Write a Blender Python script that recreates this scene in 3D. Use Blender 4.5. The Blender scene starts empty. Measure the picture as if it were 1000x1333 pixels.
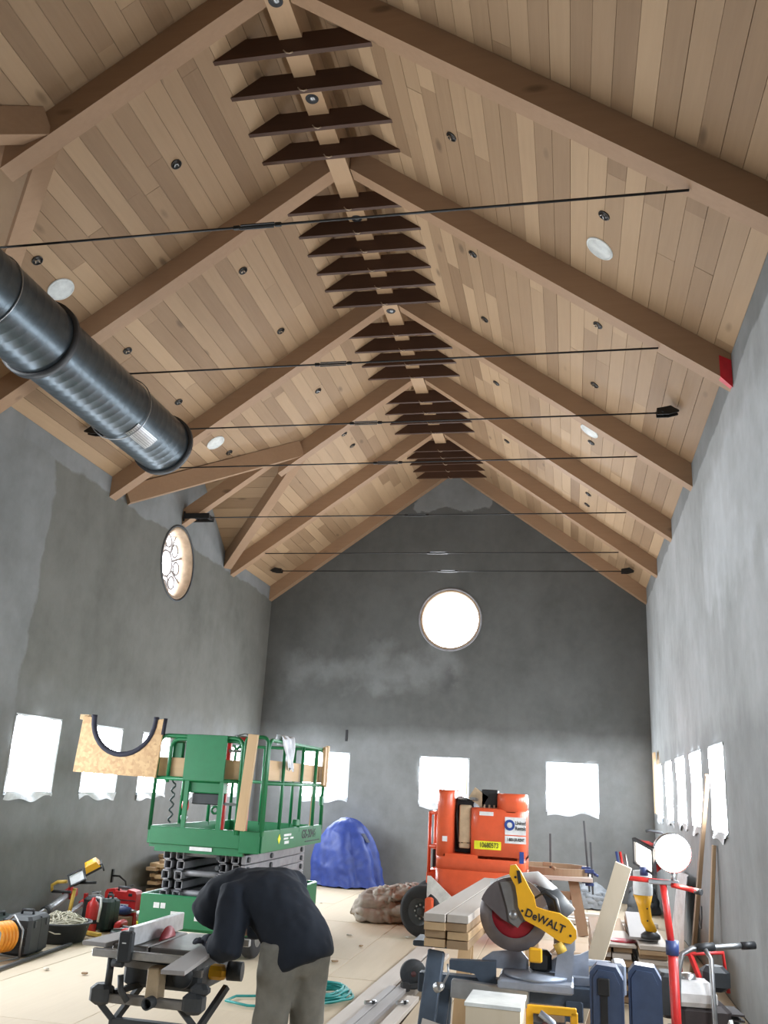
import bpy, bmesh, math, random
from mathutils import Vector, Matrix
random.seed(7)
SC = bpy.context.scene
COL = SC.collection
PI = math.pi
R = math.radians

# ------------------------------------------------------------------ camera
CAM = Vector((2.2395, 0.0, 1.7))
FPX, YAW, PITCH, ROLL = 1142.764, 0.2161, 0.3015, 0.0524
_cy, _sy, _cp, _sp = math.cos(YAW), math.sin(YAW), math.cos(PITCH), math.sin(PITCH)
_F = Vector((-_sy*_cp, _cy*_cp, _sp)); _R0 = Vector((_cy, _sy, 0)); _U0 = _R0.cross(_F)
_R = math.cos(ROLL)*_R0 + math.sin(ROLL)*_U0
_U = -math.sin(ROLL)*_R0 + math.cos(ROLL)*_U0
cam_data = bpy.data.cameras.new('camera')
cam = bpy.data.objects.new('camera', cam_data); COL.objects.link(cam)
cam_data.sensor_fit = 'HORIZONTAL'; cam_data.sensor_width = 36.0
cam_data.lens = 36.0*FPX/1000.0
cam_data.clip_start = 0.05; cam_data.clip_end = 200
cam.matrix_world = Matrix(((_R.x, _U.x, -_F.x, CAM.x), (_R.y, _U.y, -_F.y, CAM.y), (_R.z, _U.z, -_F.z, CAM.z), (0, 0, 0, 1)))
SC.camera = cam

def at(u, v, ax, val):
    """photo pixel -> point on the plane where axis ax has the value val"""
    d = _F + _R*((u-500)/FPX) - _U*((v-666.5)/FPX)
    return CAM + d*((val-CAM[ax])/d[ax])

# ------------------------------------------------------------------ world, light, exposure
world = bpy.data.worlds.new('world'); SC.world = world; world.use_nodes = True
wn = world.node_tree.nodes; wl = world.node_tree.links
sky = wn.new('ShaderNodeTexSky'); sky.sky_type = 'NISHITA'; sky.sun_elevation = R(38); sky.sun_rotation = R(200)
sky.sun_disc = False
wl.new(sky.outputs[0], wn['Background'].inputs[0]); wn['Background'].inputs[1].default_value = 0.25
SC.view_settings.view_transform = 'Standard'; SC.view_settings.look = 'None'
SC.view_settings.gamma = 1.0; SC.view_settings.use_curve_mapping = False
SC.view_settings.exposure = 0.12
DAY = (0.86, 0.93, 1.0); DAY_E = 29.0          # daylight on the plastic sheeted windows
ADDED_DOOR_E = 7.0                                    # added unseen doorway beside the camera
LAMP_E = 260.0                                  # work light lens
SC.cycles.use_denoising = True
SC.cycles.max_bounces = 8; SC.cycles.diffuse_bounces = 5; SC.cycles.glossy_bounces = 3
SC.cycles.transmission_bounces = 4; SC.cycles.transparent_max_bounces = 6
SC.cycles.sample_clamp_indirect = 6.0; SC.cycles.caustics_reflective = False; SC.cycles.caustics_refractive = False

# ------------------------------------------------------------------ materials
MATS = {}
def _new(name):
    m = bpy.data.materials.new(name); m.use_nodes = True; MATS[name] = m
    nt = m.node_tree
    return m, nt, nt.nodes, nt.links, nt.nodes['Principled BSDF']
def _noise(ns, ls, src, scale, detail=4, rough=0.6, vec=None):
    n = ns.new('ShaderNodeTexNoise'); n.inputs['Scale'].default_value = scale
    n.inputs['Detail'].default_value = detail; n.inputs['Roughness'].default_value = rough
    if vec is None: ls.new(src, n.inputs['Vector'])
    else:
        mp = ns.new('ShaderNodeMapping'); mp.inputs['Scale'].default_value = vec
        ls.new(src, mp.inputs['Vector']); ls.new(mp.outputs[0], n.inputs['Vector'])
    return n.outputs['Fac']
def _ramp(ns, ls, fac, stops):
    r = ns.new('ShaderNodeValToRGB'); e = r.color_ramp.elements
    while len(e) < len(stops): e.new(0.5)
    for k, (p, c) in enumerate(stops):
        e[k].position = p; e[k].color = (*c, 1) if len(c) == 3 else c
    ls.new(fac, r.inputs[0]); return r.outputs[0]
def _mix(ns, ls, fac, a, b, typ='MIX'):
    m = ns.new('ShaderNodeMix'); m.data_type = 'RGBA'; m.blend_type = typ
    for s, v in ((m.inputs['Factor'], fac), (m.inputs['A'], a), (m.inputs['B'], b)):
        if isinstance(v, (int, float)): s.default_value = v
        elif isinstance(v, tuple): s.default_value = (*v, 1)
        else: ls.new(v, s)
    return m.outputs['Result']
def _math(ns, ls, op, a, b=None, clamp=False):
    m = ns.new('ShaderNodeMath'); m.operation = op; m.use_clamp = clamp
    for k, v in enumerate((a, b)):
        if v is None: continue
        if isinstance(v, (int, float)): m.inputs[k].default_value = v
        else: ls.new(v, m.inputs[k])
    return m.outputs[0]
def _bump(ns, ls, h, bsdf, strength=0.3, dist=0.01):
    b = ns.new('ShaderNodeBump'); b.inputs['Strength'].default_value = strength; b.inputs['Distance'].default_value = dist
    ls.new(h, b.inputs['Height']); ls.new(b.outputs[0], bsdf.inputs['Normal'])

def paint(name, col, rough=0.5, metal=0.0, wear=0.12, scale=9.0, bump=0.0, spec=0.5):
    """plain coloured surface with faint wear"""
    m, nt, ns, ls, b = _new(name)
    tc = ns.new('ShaderNodeTexCoord')
    f = _noise(ns, ls, tc.outputs['Object'], scale, 5)
    dark = tuple(c*(1-wear*1.6) for c in col); light = tuple(min(1, c*(1+wear)+0.01*wear) for c in col)
    ls.new(_ramp(ns, ls, f, [(0.3, dark), (0.7, light)]), b.inputs['Base Color'])
    b.inputs['Roughness'].default_value = rough; b.inputs['Metallic'].default_value = metal
    b.inputs['Specular IOR Level'].default_value = spec
    if bump: _bump(ns, ls, f, b, bump, 0.01)
    return m
def wood(name, dark, light, axis=1, knots=True, rough=0.6, rnd=0.5, scale=1.0):
    """board: grain along a world axis, tone differs from piece to piece, sparse knots"""
    m, nt, ns, ls, b = _new(name)
    geo = ns.new('ShaderNodeNewGeometry'); oi = ns.new('ShaderNodeObjectInfo')
    add = ns.new('ShaderNodeVectorMath'); add.operation = 'ADD'
    cmb = ns.new('ShaderNodeCombineXYZ')
    for k, mul in enumerate((37.0, 61.0, 23.0)): ls.new(_math(ns, ls, 'MULTIPLY', oi.outputs['Random'], mul), cmb.inputs[k])
    ls.new(geo.outputs['Position'], add.inputs[0]); ls.new(cmb.outputs[0], add.inputs[1])
    sv = [26*scale]*3; sv[axis] = 1.6*scale
    grain = _noise(ns, ls, add.outputs[0], 1.0, 5, 0.65, tuple(sv))
    bv = [2.2]*3; bv[axis] = 0.55
    broad = _noise(ns, ls, add.outputs[0], 1.0, 2, 0.5, tuple(bv))
    tone = _math(ns, ls, 'ADD', _math(ns, ls, 'MULTIPLY', oi.outputs['Random'], rnd), _math(ns, ls, 'MULTIPLY', _math(ns, ls, 'ADD', grain, broad), (1-rnd)*0.5))
    col = _ramp(ns, ls, tone, [(0.12, dark), (0.82, light)])
    if knots:
        vo = ns.new('ShaderNodeTexVoronoi'); vo.inputs['Scale'].default_value = 1.0
        mp = ns.new('ShaderNodeMapping'); kv = [2.6]*3; kv[axis] = 1.0; mp.inputs['Scale'].default_value = tuple(kv)
        ls.new(add.outputs[0], mp.inputs['Vector']); ls.new(mp.outputs[0], vo.inputs['Vector'])
        kf = _ramp(ns, ls, vo.outputs['Distance'], [(0.05, (1, 1, 1)), (0.115, (0, 0, 0))])
        col = _mix(ns, ls, _math(ns, ls, 'MULTIPLY', kf, 0.6), col, tuple(c*0.35 for c in dark))
    ls.new(col, b.inputs['Base Color']); b.inputs['Roughness'].default_value = rough
    b.inputs['Specular IOR Level'].default_value = 0.3
    _bump(ns, ls, grain, b, 0.08, 0.004)
    return m
def emit(name, col, e):
    m, nt, ns, ls, b = _new(name)
    b.inputs['Base Color'].default_value = (0.8, 0.8, 0.8, 1)
    b.inputs['Emission Color'].default_value = (*col, 1); b.inputs['Emission Strength'].default_value = e
    return m
def plaster(name, coats):
    """cement plaster; coats = list of (colour, function(position sockets) -> mask) laid one over the other"""
    m, nt, ns, ls, b = _new(name)
    geo = ns.new('ShaderNodeNewGeometry'); P = geo.outputs['Position']
    sep = ns.new('ShaderNodeSeparateXYZ'); ls.new(P, sep.inputs[0])
    n1 = _noise(ns, ls, P, 0.9, 6, 0.6); n2 = _noise(ns, ls, P, 5.0, 6, 0.65); ns3 = _noise(ns, ls, P, 1.0, 5, 0.6, (1.7, 1.7, 0.8))
    col = None
    edge = _math(ns, ls, 'SUBTRACT', _noise(ns, ls, P, 1.6, 5, 0.55), 0.5)
    for c, fn in coats:
        if fn is None: col = _mix(ns, ls, 1.0, c, c)
        else:
            msk = fn(ns, ls, sep, edge)
            col = _mix(ns, ls, msk, col, c)
    var = _math(ns, ls, 'ADD', _math(ns, ls, 'MULTIPLY', n1, 0.55), _math(ns, ls, 'ADD', _math(ns, ls, 'MULTIPLY', n2, 0.25), _math(ns, ls, 'MULTIPLY', ns3, 0.35)))
    shade = _ramp(ns, ls, var, [(0.36, (0.70, 0.70, 0.68)), (0.56, (0.98, 0.98, 0.98)), (0.78, (1.28, 1.28, 1.3))])
    col = _mix(ns, ls, 1.0, col, shade, 'MULTIPLY')
    ls.new(col, b.inputs['Base Color']); b.inputs['Roughness'].default_value = 0.75
    b.inputs['Specular IOR Level'].default_value = 0.25
    _bump(ns, ls, n2, b, 0.12, 0.02)
    return m
def band(axis, lo, hi, wob, soft=0.03):
    """mask: position along axis between lo and hi with a ragged edge"""
    def fn(ns, ls, sep, edge):
        p = _math(ns, ls, 'ADD', sep.outputs[axis], _math(ns, ls, 'MULTIPLY', edge, wob))
        a = _math(ns, ls, 'DIVIDE', _math(ns, ls, 'SUBTRACT', p, lo), soft, True)
        c = _math(ns, ls, 'DIVIDE', _math(ns, ls, 'SUBTRACT', hi, p), soft, True)
        return _math(ns, ls, 'MULTIPLY', a, c)
    return fn
def both(f1, f2):
    return lambda ns, ls, sep, edge: _math(ns, ls, 'MULTIPLY', f1(ns, ls, sep, edge), f2(ns, ls, sep, edge))
def scaled(f, k):
    return lambda ns, ls, sep, edge: _math(ns, ls, 'MULTIPLY', f(ns, ls, sep, edge), k)

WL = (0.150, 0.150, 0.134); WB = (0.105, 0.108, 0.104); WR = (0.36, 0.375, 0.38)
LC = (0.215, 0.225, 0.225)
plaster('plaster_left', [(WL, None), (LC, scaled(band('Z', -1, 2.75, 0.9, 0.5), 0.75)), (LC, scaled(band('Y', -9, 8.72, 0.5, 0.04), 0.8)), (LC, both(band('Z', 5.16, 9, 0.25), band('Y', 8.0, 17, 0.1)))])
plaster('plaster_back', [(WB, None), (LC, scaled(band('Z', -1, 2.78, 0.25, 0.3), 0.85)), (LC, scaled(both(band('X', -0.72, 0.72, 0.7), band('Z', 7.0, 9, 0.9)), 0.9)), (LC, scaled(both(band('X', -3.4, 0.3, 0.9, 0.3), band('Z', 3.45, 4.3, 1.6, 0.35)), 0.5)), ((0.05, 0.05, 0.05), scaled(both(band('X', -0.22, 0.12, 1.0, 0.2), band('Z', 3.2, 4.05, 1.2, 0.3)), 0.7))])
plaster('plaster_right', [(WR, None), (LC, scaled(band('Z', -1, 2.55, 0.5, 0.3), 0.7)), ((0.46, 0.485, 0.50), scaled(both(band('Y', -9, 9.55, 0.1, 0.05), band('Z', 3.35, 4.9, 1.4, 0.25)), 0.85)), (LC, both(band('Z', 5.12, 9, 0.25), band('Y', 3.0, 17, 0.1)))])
wood('ceiling_oak', (0.225, 0.135, 0.072), (0.450, 0.305, 0.180), axis=1, rnd=0.55)
wood('ceiling_oak_cross', (0.225, 0.135, 0.072), (0.450, 0.305, 0.180), axis=0, rnd=0.55)
wood('beam_oak', (0.270, 0.163, 0.094), (0.390, 0.248, 0.150), axis=0, rnd=0.15)
wood('ridge_oak', (0.360, 0.225, 0.125), (0.455, 0.300, 0.175), axis=1, rnd=0.15)
wood('dark_stain', (0.040, 0.018, 0.010), (0.085, 0.040, 0.022), axis=0, rnd=0.3)
wood('ply_floor', (0.50, 0.405, 0.285), (0.66, 0.56, 0.42), axis=1, rnd=0.35, knots=False, rough=0.7)
wood('pine', (0.46, 0.30, 0.155), (0.62, 0.44, 0.26), axis=0, rnd=0.25)
wood('pine_y', (0.46, 0.30, 0.155), (0.62, 0.44, 0.26), axis=1, rnd=0.25)
wood('pine_z', (0.46, 0.30, 0.155), (0.62, 0.44, 0.26), axis=2, rnd=0.25)
wood('pale_board', (0.42, 0.37, 0.32), (0.60, 0.54, 0.48), axis=1, rnd=0.4, knots=False)
wood('grey_board', (0.30, 0.28, 0.27), (0.42, 0.40, 0.39), axis=1, rnd=0.4, knots=False)
wood('cut_end', (0.20, 0.12, 0.065), (0.42, 0.29, 0.17), axis=1, rnd=0.5, knots=False)
wood('brown_post', (0.20, 0.125, 0.07), (0.33, 0.225, 0.14), axis=2, rnd=0.3, knots=False)
wood('birch', (0.60, 0.50, 0.36), (0.74, 0.65, 0.51), axis=2, rnd=0.2, knots=False)
emit('daylight_sheet', DAY, DAY_E); emit('added_door_daylight', DAY, ADDED_DOOR_E); emit('daylight_round', DAY, 9.0)
emit('lamp_lens', (1.0, 0.93, 0.80), LAMP_E); emit('lamp_lens_side', (1.0, 0.93, 0.82), 14.0)
for n, c, r, k in (
    ('plastic_film', (0.72, 0.76, 0.80), 0.35, 0), ('frame_tan', (0.46, 0.33, 0.22), 0.6, 0), ('muntin', (0.30, 0.27, 0.26), 0.5, 0),
    ('black_iron', (0.018, 0.018, 0.018), 0.45, 0.3), ('black_plastic', (0.016, 0.017, 0.019), 0.5, 0), ('dark_grey', (0.06, 0.065, 0.07), 0.55, 0),
    ('rubber', (0.025, 0.025, 0.027), 0.8, 0), ('box_steel', (0.06, 0.055, 0.05), 0.4, 0.8), ('wire', (0.45, 0.35, 0.25), 0.4, 0.6),
    ('white_paint', (0.72, 0.74, 0.72), 0.5, 0), ('duct_steel', (0.085, 0.105, 0.120), 0.34, 0.75), ('bright_steel', (0.62, 0.63, 0.64), 0.3, 0.9),
    ('steel', (0.36, 0.37, 0.38), 0.4, 0.85), ('lift_green', (0.010, 0.165, 0.058), 0.4, 0), ('lift_grey', (0.275, 0.270, 0.285), 0.5, 0.1),
    ('lift_orange', (0.74, 0.115, 0.045), 0.28, 0), ('tarp_blue', (0.025, 0.052, 0.25), 0.55, 0), ('tarp_dark', (0.012, 0.018, 0.05), 0.6, 0),
    ('red', (0.52, 0.022, 0.020), 0.4, 0), ('red_tape', (0.62, 0.015, 0.03), 0.45, 0), ('yellow', (0.80, 0.40, 0.015), 0.42, 0), ('yellow_pale', (0.70, 0.46, 0.08), 0.5, 0),
    ('label_yellow', (0.80, 0.78, 0.02), 0.5, 0), ('label_white', (0.75, 0.76, 0.76), 0.5, 0), ('label_blue', (0.02, 0.06, 0.28), 0.5, 0),
    ('ink', (0.012, 0.012, 0.014), 0.6, 0), ('beige_metal', (0.55, 0.42, 0.27), 0.5, 0), ('foam_black', (0.020, 0.020, 0.035), 0.8, 0),
    ('cloth_canvas', (0.44, 0.38, 0.33), 0.9, 0), ('cloth_brown', (0.26, 0.20, 0.17), 0.9, 0), ('cloth_white', (0.74, 0.76, 0.80), 0.8, 0), ('tarp_grey', (0.26, 0.28, 0.30), 0.8, 0),
    ('hoodie', (0.008, 0.0125, 0.022), 0.9, 0), ('trousers', (0.225, 0.215, 0.185), 0.9, 0), ('glove', (0.04, 0.045, 0.065), 0.85, 0), ('skin', (0.52, 0.32, 0.23), 0.55, 0),
    ('shoe', (0.07, 0.05, 0.035), 0.7, 0), ('saw_grey', (0.30, 0.29, 0.28), 0.45, 0.5), ('saw_table', (0.20, 0.195, 0.19), 0.4, 0.6), ('stand_blue', (0.095, 0.125, 0.17), 0.5, 0.2),
    ('alu', (0.60, 0.61, 0.62), 0.38, 0.8), ('saw_alu', (0.36, 0.40, 0.48), 0.45, 0.4), ('blade_red', (0.36, 0.012, 0.025), 0.4, 0.2), ('guard', (0.19, 0.165, 0.165), 0.35, 0.3),
    ('case_blue', (0.05, 0.075, 0.14), 0.5, 0), ('card', (0.28, 0.185, 0.11), 0.8, 0), ('paper', (0.72, 0.70, 0.66), 0.8, 0), ('rope', (0.62, 0.58, 0.46), 0.9, 0),
    ('hose_teal', (0.02, 0.30, 0.28), 0.45, 0), ('case_black', (0.026, 0.030, 0.034), 0.5, 0), ('case_green', (0.02, 0.045, 0.04), 0.5, 0), ('engine', (0.05, 0.04, 0.04), 0.6, 0.3),
    ('tank', (0.62, 0.61, 0.60), 0.4, 0), ('maroon', (0.10, 0.035, 0.035), 0.6, 0), ('plaster_bits', (0.60, 0.55, 0.47), 0.9, 0), ('orange_reel', (0.85, 0.33, 0.03), 0.5, 0), ('clamp_blue', (0.03, 0.05, 0.16), 0.4, 0),
    ('floor_slab', (0.20, 0.19, 0.175), 0.8, 0), ('frost', (0.70, 0.72, 0.72), 0.4, 0)):
    paint(n, c, r, k, wear=0.05 if n in ('lift_orange', 'yellow', 'lift_green') else 0.14)
def osb(name):
    m, nt, ns, ls, b = _new(name)
    tc = ns.new('ShaderNodeTexCoord')
    vo = ns.new('ShaderNodeTexVoronoi'); vo.inputs['Scale'].default_value = 34.0; ls.new(tc.outputs['Object'], vo.inputs['Vector'])
    sp = ns.new('ShaderNodeSeparateColor'); ls.new(vo.outputs['Color'], sp.inputs[0])
    n = _noise(ns, ls, tc.outputs['Object'], 7.0, 5)
    ls.new(_ramp(ns, ls, _math(ns, ls, 'ADD', _math(ns, ls, 'MULTIPLY', sp.outputs[0], 0.5), _math(ns, ls, 'MULTIPLY', n, 0.5)), [(0.15, (0.42, 0.25, 0.12)), (0.8, (0.62, 0.42, 0.22))]), b.inputs['Base Color'])
    b.inputs['Roughness'].default_value = 0.7
osb('osb')

# ------------------------------------------------------------------ mesh helpers
class MB:
    """collects shapes; build() links them as ONE mesh object"""
    def __init__(s): s.v = []; s.f = []; s.smooth = []
    def add(s, vs, fs, smooth=False, M=None):
        o = len(s.v)
        s.v += [tuple(M @ Vector(p)) if M is not None else tuple(p) for p in vs]
        s.f += [tuple(i+o for i in f) for f in fs]; s.smooth += [smooth]*len(fs); return s
    def box(s, c, d, M=None, rot=None, bev=0.0):
        x, y, z = d[0]/2, d[1]/2, d[2]/2
        T = Matrix.Translation(c)
        if rot is not None: T = T @ (rot.to_4x4() if isinstance(rot, Matrix) else Matrix.Rotation(rot, 4, 'Z'))
        if M is not None: T = M @ T
        if bev:
            b = min(bev, x*.9, y*.9, z*.9); ring = []
            def rect(a, c2, h): return [(-a, -c2+b, h), (-a+b, -c2, h), (a-b, -c2, h), (a, -c2+b, h), (a, c2-b, h), (a-b, c2, h), (-a+b, c2, h), (-a, c2-b, h)]
            vs = rect(x-b, y-b, -z) + rect(x, y, -z+b) + rect(x, y, z-b) + rect(x-b, y-b, z)
            fs = [tuple(range(7, -1, -1)), tuple(range(24, 32))]
            for l in range(3):
                for k in range(8): fs.append((l*8+k, l*8+(k+1) % 8, l*8+8+(k+1) % 8, l*8+8+k))
            return s.add(vs, fs, False, T)
        vs = [(-x, -y, -z), (x, -y, -z), (x, y, -z), (-x, y, -z), (-x, -y, z), (x, -y, z), (x, y, z), (-x, y, z)]
        return s.add(vs, [(0, 3, 2, 1), (4, 5, 6, 7), (0, 1, 5, 4), (1, 2, 6, 5), (2, 3, 7, 6), (3, 0, 4, 7)], False, T)
    def beam(s, p0, p1, w, h, up=(0, 0, 1), bev=0.0):
        """rectangular bar from p0 to p1, width w sideways, h along up"""
        p0, p1 = Vector(p0), Vector(p1); d = (p1-p0); L = d.length; d.normalize()
        u = Vector(up); sd = d.cross(u)
        if sd.length < 1e-4: sd = d.cross(Vector((1, 0, 0)))
        sd.normalize(); u = sd.cross(d)
        M = Matrix(((d.x, sd.x, u.x, 0), (d.y, sd.y, u.y, 0), (d.z, sd.z, u.z, 0), (0, 0, 0, 1)))
        return s.box((0, 0, 0), (L, w, h), M=Matrix.Translation((p0+p1)/2) @ M, bev=bev)
    def tube(s, pts, r, n=8, closed=False, cap=True):
        pts = [Vector(p) for p in pts]; N = len(pts); vs = []; fs = []
        rs = r if isinstance(r, (list, tuple)) else [r]*N
        prev = None
        for i, p in enumerate(pts):
            a = pts[(i-1) % N] if (closed or i > 0) else p; b = pts[(i+1) % N] if (closed or i < N-1) else p
            t = (b-a)
            if t.length < 1e-9: t = Vector((0, 0, 1))
            t.normalize()
            if prev is None:
                q = Vector((0, 0, 1)) if abs(t.z) < 0.9 else Vector((1, 0, 0)); e1 = t.cross(q).normalized()
            else:
                e1 = prev - t*prev.dot(t)
                e1 = e1.normalized() if e1.length > 1e-6 else t.orthogonal().normalized()
            prev = e1; e2 = t.cross(e1)
            for k in range(n):
                a2 = 2*PI*k/n; vs.append(p + (e1*math.cos(a2)+e2*math.sin(a2))*rs[i])
        for i in range(N if closed else N-1):
            j = (i+1) % N
            for k in range(n): fs.append((i*n+k, i*n+(k+1) % n, j*n+(k+1) % n, j*n+k))
        s.add(vs, fs, True)
        if cap and not closed:
            o = len(s.v)-len(vs)
            s.f += [tuple(o+k for k in range(n-1, -1, -1)), tuple(o+(N-1)*n+k for k in range(n))]; s.smooth += [False, False]
        return s
    def cyl(s, p0, p1, r0, r1=None, n=16):
        return s.tube([p0, p1], [r0, r0 if r1 is None else r1], n)
    def lathe(s, prof, c=(0, 0, 0), axis='Z', n=24, M=None, smooth=True):
        """prof: list of (radius, height)"""
        vs = []; fs = []
        for r, h in prof:
            for k in range(n):
                a = 2*PI*k/n; x, y = r*math.cos(a), r*math.sin(a)
                vs.append((x, y, h) if axis == 'Z' else ((h, x, y) if axis == 'X' else (y, h, x)))
        for i in range(len(prof)-1):
            for k in range(n): fs.append((i*n+k, i*n+(k+1) % n, (i+1)*n+(k+1) % n, (i+1)*n+k))
        T = Matrix.Translation(c)
        if M is not None: T = T @ M
        return s.add(vs, fs, smooth, T)
    def prism(s, outline, a, b, plane='XY', M=None, smooth=False):
        """2-D outline extruded from a to b along the third axis"""
        n = len(outline)
        def p3(q, h): return (q[0], q[1], h) if plane == 'XY' else ((q[0], h, q[1]) if plane == 'XZ' else (h, q[0], q[1]))
        vs = [p3(q, a) for q in outline] + [p3(q, b) for q in outline]
        fs = [tuple(range(n-1, -1, -1)), tuple(range(n, 2*n))] + [(k, (k+1) % n, n+(k+1) % n, n+k) for k in range(n)]
        return s.add(vs, fs, smooth, M)
    def grid(s, fn, nu, nv, smooth=True, wrap=False):
        vs = [fn(i/nu, j/nv) for j in range(nv+1) for i in range(nu+(0 if wrap else 1))]
        w = nu if wrap else nu+1; fs = []
        for j in range(nv):
            for i in range(nu):
                k = (i+1) % w if wrap else i+1
                fs.append((j*w+i, j*w+k, (j+1)*w+k, (j+1)*w+i))
        return s.add(vs, fs, smooth)
    def ball(s, c, r, n=14, m=9):
        rx, ry, rz = r if isinstance(r, (tuple, list)) else (r, r, r)
        return s.grid(lambda u, v: (c[0]+rx*math.cos(2*PI*u)*math.sin(PI*v), c[1]+ry*math.sin(2*PI*u)*math.sin(PI*v), c[2]-rz*math.cos(PI*v)), n, m, True, True)
    def build(s, name, mat, parent=None, fix=True):
        me = bpy.data.meshes.new(name); me.from_pydata(s.v, [], s.f)
        me.polygons.foreach_set('use_smooth', s.smooth)
        if fix:
            bm = bmesh.new(); bm.from_mesh(me); bmesh.ops.recalc_face_normals(bm, faces=bm.faces); bm.to_mesh(me); bm.free()
        me.update()
        if mat: me.materials.append(MATS[mat])
        o = bpy.data.objects.new(name, me); COL.objects.link(o)
        if parent is not None: o.parent = parent
        return o
def crumple(o, amp, scale, ridge=0.5):
    from mathutils import noise
    me = o.data
    for v in me.vertices:
        q = Vector(v.co)*scale
        a = 1-2*abs(noise.noise(q)); b = 1-2*abs(noise.noise(q*2.1+Vector((5, 2, 1))))
        v.co += v.normal*amp*(ridge*a+0.5*ridge*b+(1-ridge)*noise.noise(q*0.6))
        if v.co.z < 0.003: v.co.z = 0.003
    me.update(); return o
def tag(o, label=None, cat=None, group=None, kind=None):
    if label: o['label'] = label
    if cat: o['category'] = cat
    if group: o['group'] = group
    if kind: o['kind'] = kind
    return o
def thing(name, label, cat, loc=(0, 0, 0), rz=0.0, group=None):
    o = bpy.data.objects.new(name, None); COL.objects.link(o); o.empty_display_size = 0.1
    o.location = loc; o.rotation_euler = (0, 0, rz)
    return tag(o, label, cat, group)
def struct(o): o['kind'] = 'structure'; return o
def modifier_subsurf(o, lv=1):
    m = o.modifiers.new('s', 'SUBSURF'); m.levels = lv; m.render_levels = lv; return o
def arc(c, r, a0, a1, n, plane='XY', z=0.0):
    out = []
    for k in range(n+1):
        a = a0+(a1-a0)*k/n; p = (c[0]+r*math.cos(a), c[1]+r*math.sin(a))
        out.append((p[0], p[1], z) if plane == 'XY' else ((p[0], z, p[1]) if plane == 'XZ' else (z, p[0], p[1])))
    return out
_FONT = None
def text_part(name, body, size, mat, parent, loc, rot, ext=0.001, bold=0.0, sx=1.0):
    """flat printed lettering as its own thin mesh"""
    cu = bpy.data.curves.new(name, 'FONT'); cu.body = body; cu.size = size; cu.extrude = ext; cu.offset = bold
    cu.align_x = 'CENTER'; cu.align_y = 'CENTER'
    t = bpy.data.objects.new(name, cu); COL.objects.link(t)
    bpy.context.view_layer.update()
    me = bpy.data.meshes.new_from_object(t.evaluated_get(bpy.context.evaluated_depsgraph_get()))
    bpy.data.objects.remove(t); bpy.data.curves.remove(cu)
    me.materials.clear(); me.materials.append(MATS[mat]); me.name = name
    o = bpy.data.objects.new(name, me); COL.objects.link(o); o.parent = parent
    o.location = loc; o.rotation_euler = rot; o.scale = (sx, 1, 1)
    return o

# ================================================================== the room
W = 3.64; YB = 16.64; YF = -5.0; T = 0.3
HE = 5.127; HR = 7.785; SL = (HR-HE)/W; DV = 0.28
ZC = HR+DV                                    # ceiling apex; underside z = ZC - SL*|x|
TY = [5.075, 7.267, 9.958, 12.158, 14.336, 16.473]
DORM = [5.16, 12.24]; DHW = 1.85; DX0 = 1.80; DZ = ZC-SL*DX0     # cross gables on the left
def cz(x): return ZC-SL*abs(x)

def wall_with_holes(name, outline, plane, a, b, mat, holes):
    w = MB().prism(outline, a, b, plane).build(name, mat)
    cut = MB()
    for h in holes:
        if h[0] == 'r':
            _, u0, u1, z0, z1 = h; ol = [(u0, z0), (u1, z0), (u1, z1), (u0, z1)]
        else:
            _, u, z, r = h; ol = [(u+r*math.cos(2*PI*k/48), z+r*math.sin(2*PI*k/48)) for k in range(48)]
        cut.prism(ol, min(a, b)-0.1, max(a, b)+0.1, plane)
    if not holes: return struct(w)
    c = cut.build('cutter', None)
    m = w.modifiers.new('b', 'BOOLEAN'); m.object = c; m.operation = 'DIFFERENCE'; m.solver = 'EXACT'
    bpy.context.view_layer.update()
    me = bpy.data.meshes.new_from_object(w.evaluated_get(bpy.context.evaluated_depsgraph_get()))
    w.modifiers.clear(); w.data = me; me.name = name
    bpy.data.objects.remove(c)
    return struct(w)
WZ0, WZ1, WW = 1.42, 2.24, 0.44
LWY = [9.2, 10.72, 12.22, 13.72, 15.22, 7.75, 2.6]; RWY = [9.42, 10.93, 12.43, 13.93, 15.42, 5.9, 4.4, 2.2]  # trailing entries out of sequence are unseen windows added for daylight
BWX = [-2.28, -0.03, 2.26]
SLAB = struct(MB().box((0, (YB+YF)/2, -0.115), (2*W+2*T, YB-YF+2*T, 0.15)).build('floor', 'floor_slab'))
# plywood sheets laid over the slab
xs = [-3.64, -2.42, -1.20, 0.02, 1.24, 2.46, 3.64]
for c in range(6):
    y = -2.44 - (0.9 if c % 2 else 0.0) - random.uniform(0, .2)
    while y < YB-0.05:
        y1 = min(y+2.44, YB-0.002)
        if y1 > 2.0:
            g = random.uniform(0.001, 0.003); t = random.uniform(0.0, 0.004)
            MB().box(((xs[c]+xs[c+1])/2, (y+y1)/2, -0.022+t-0.004), (xs[c+1]-xs[c]-2*g, y1-y-2*g, 0.036), bev=0.004).build('plywood_sheet', 'ply_floor', SLAB)
        y = y1
MB().box((0, 0.5*(YF+2.2), -0.03), (2*W, 2.2-YF, 0.05)).build('rear_dark_floor', 'floor_slab', SLAB)  # unseen rear floor, kept dark to cut bounce onto the rafters

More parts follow.
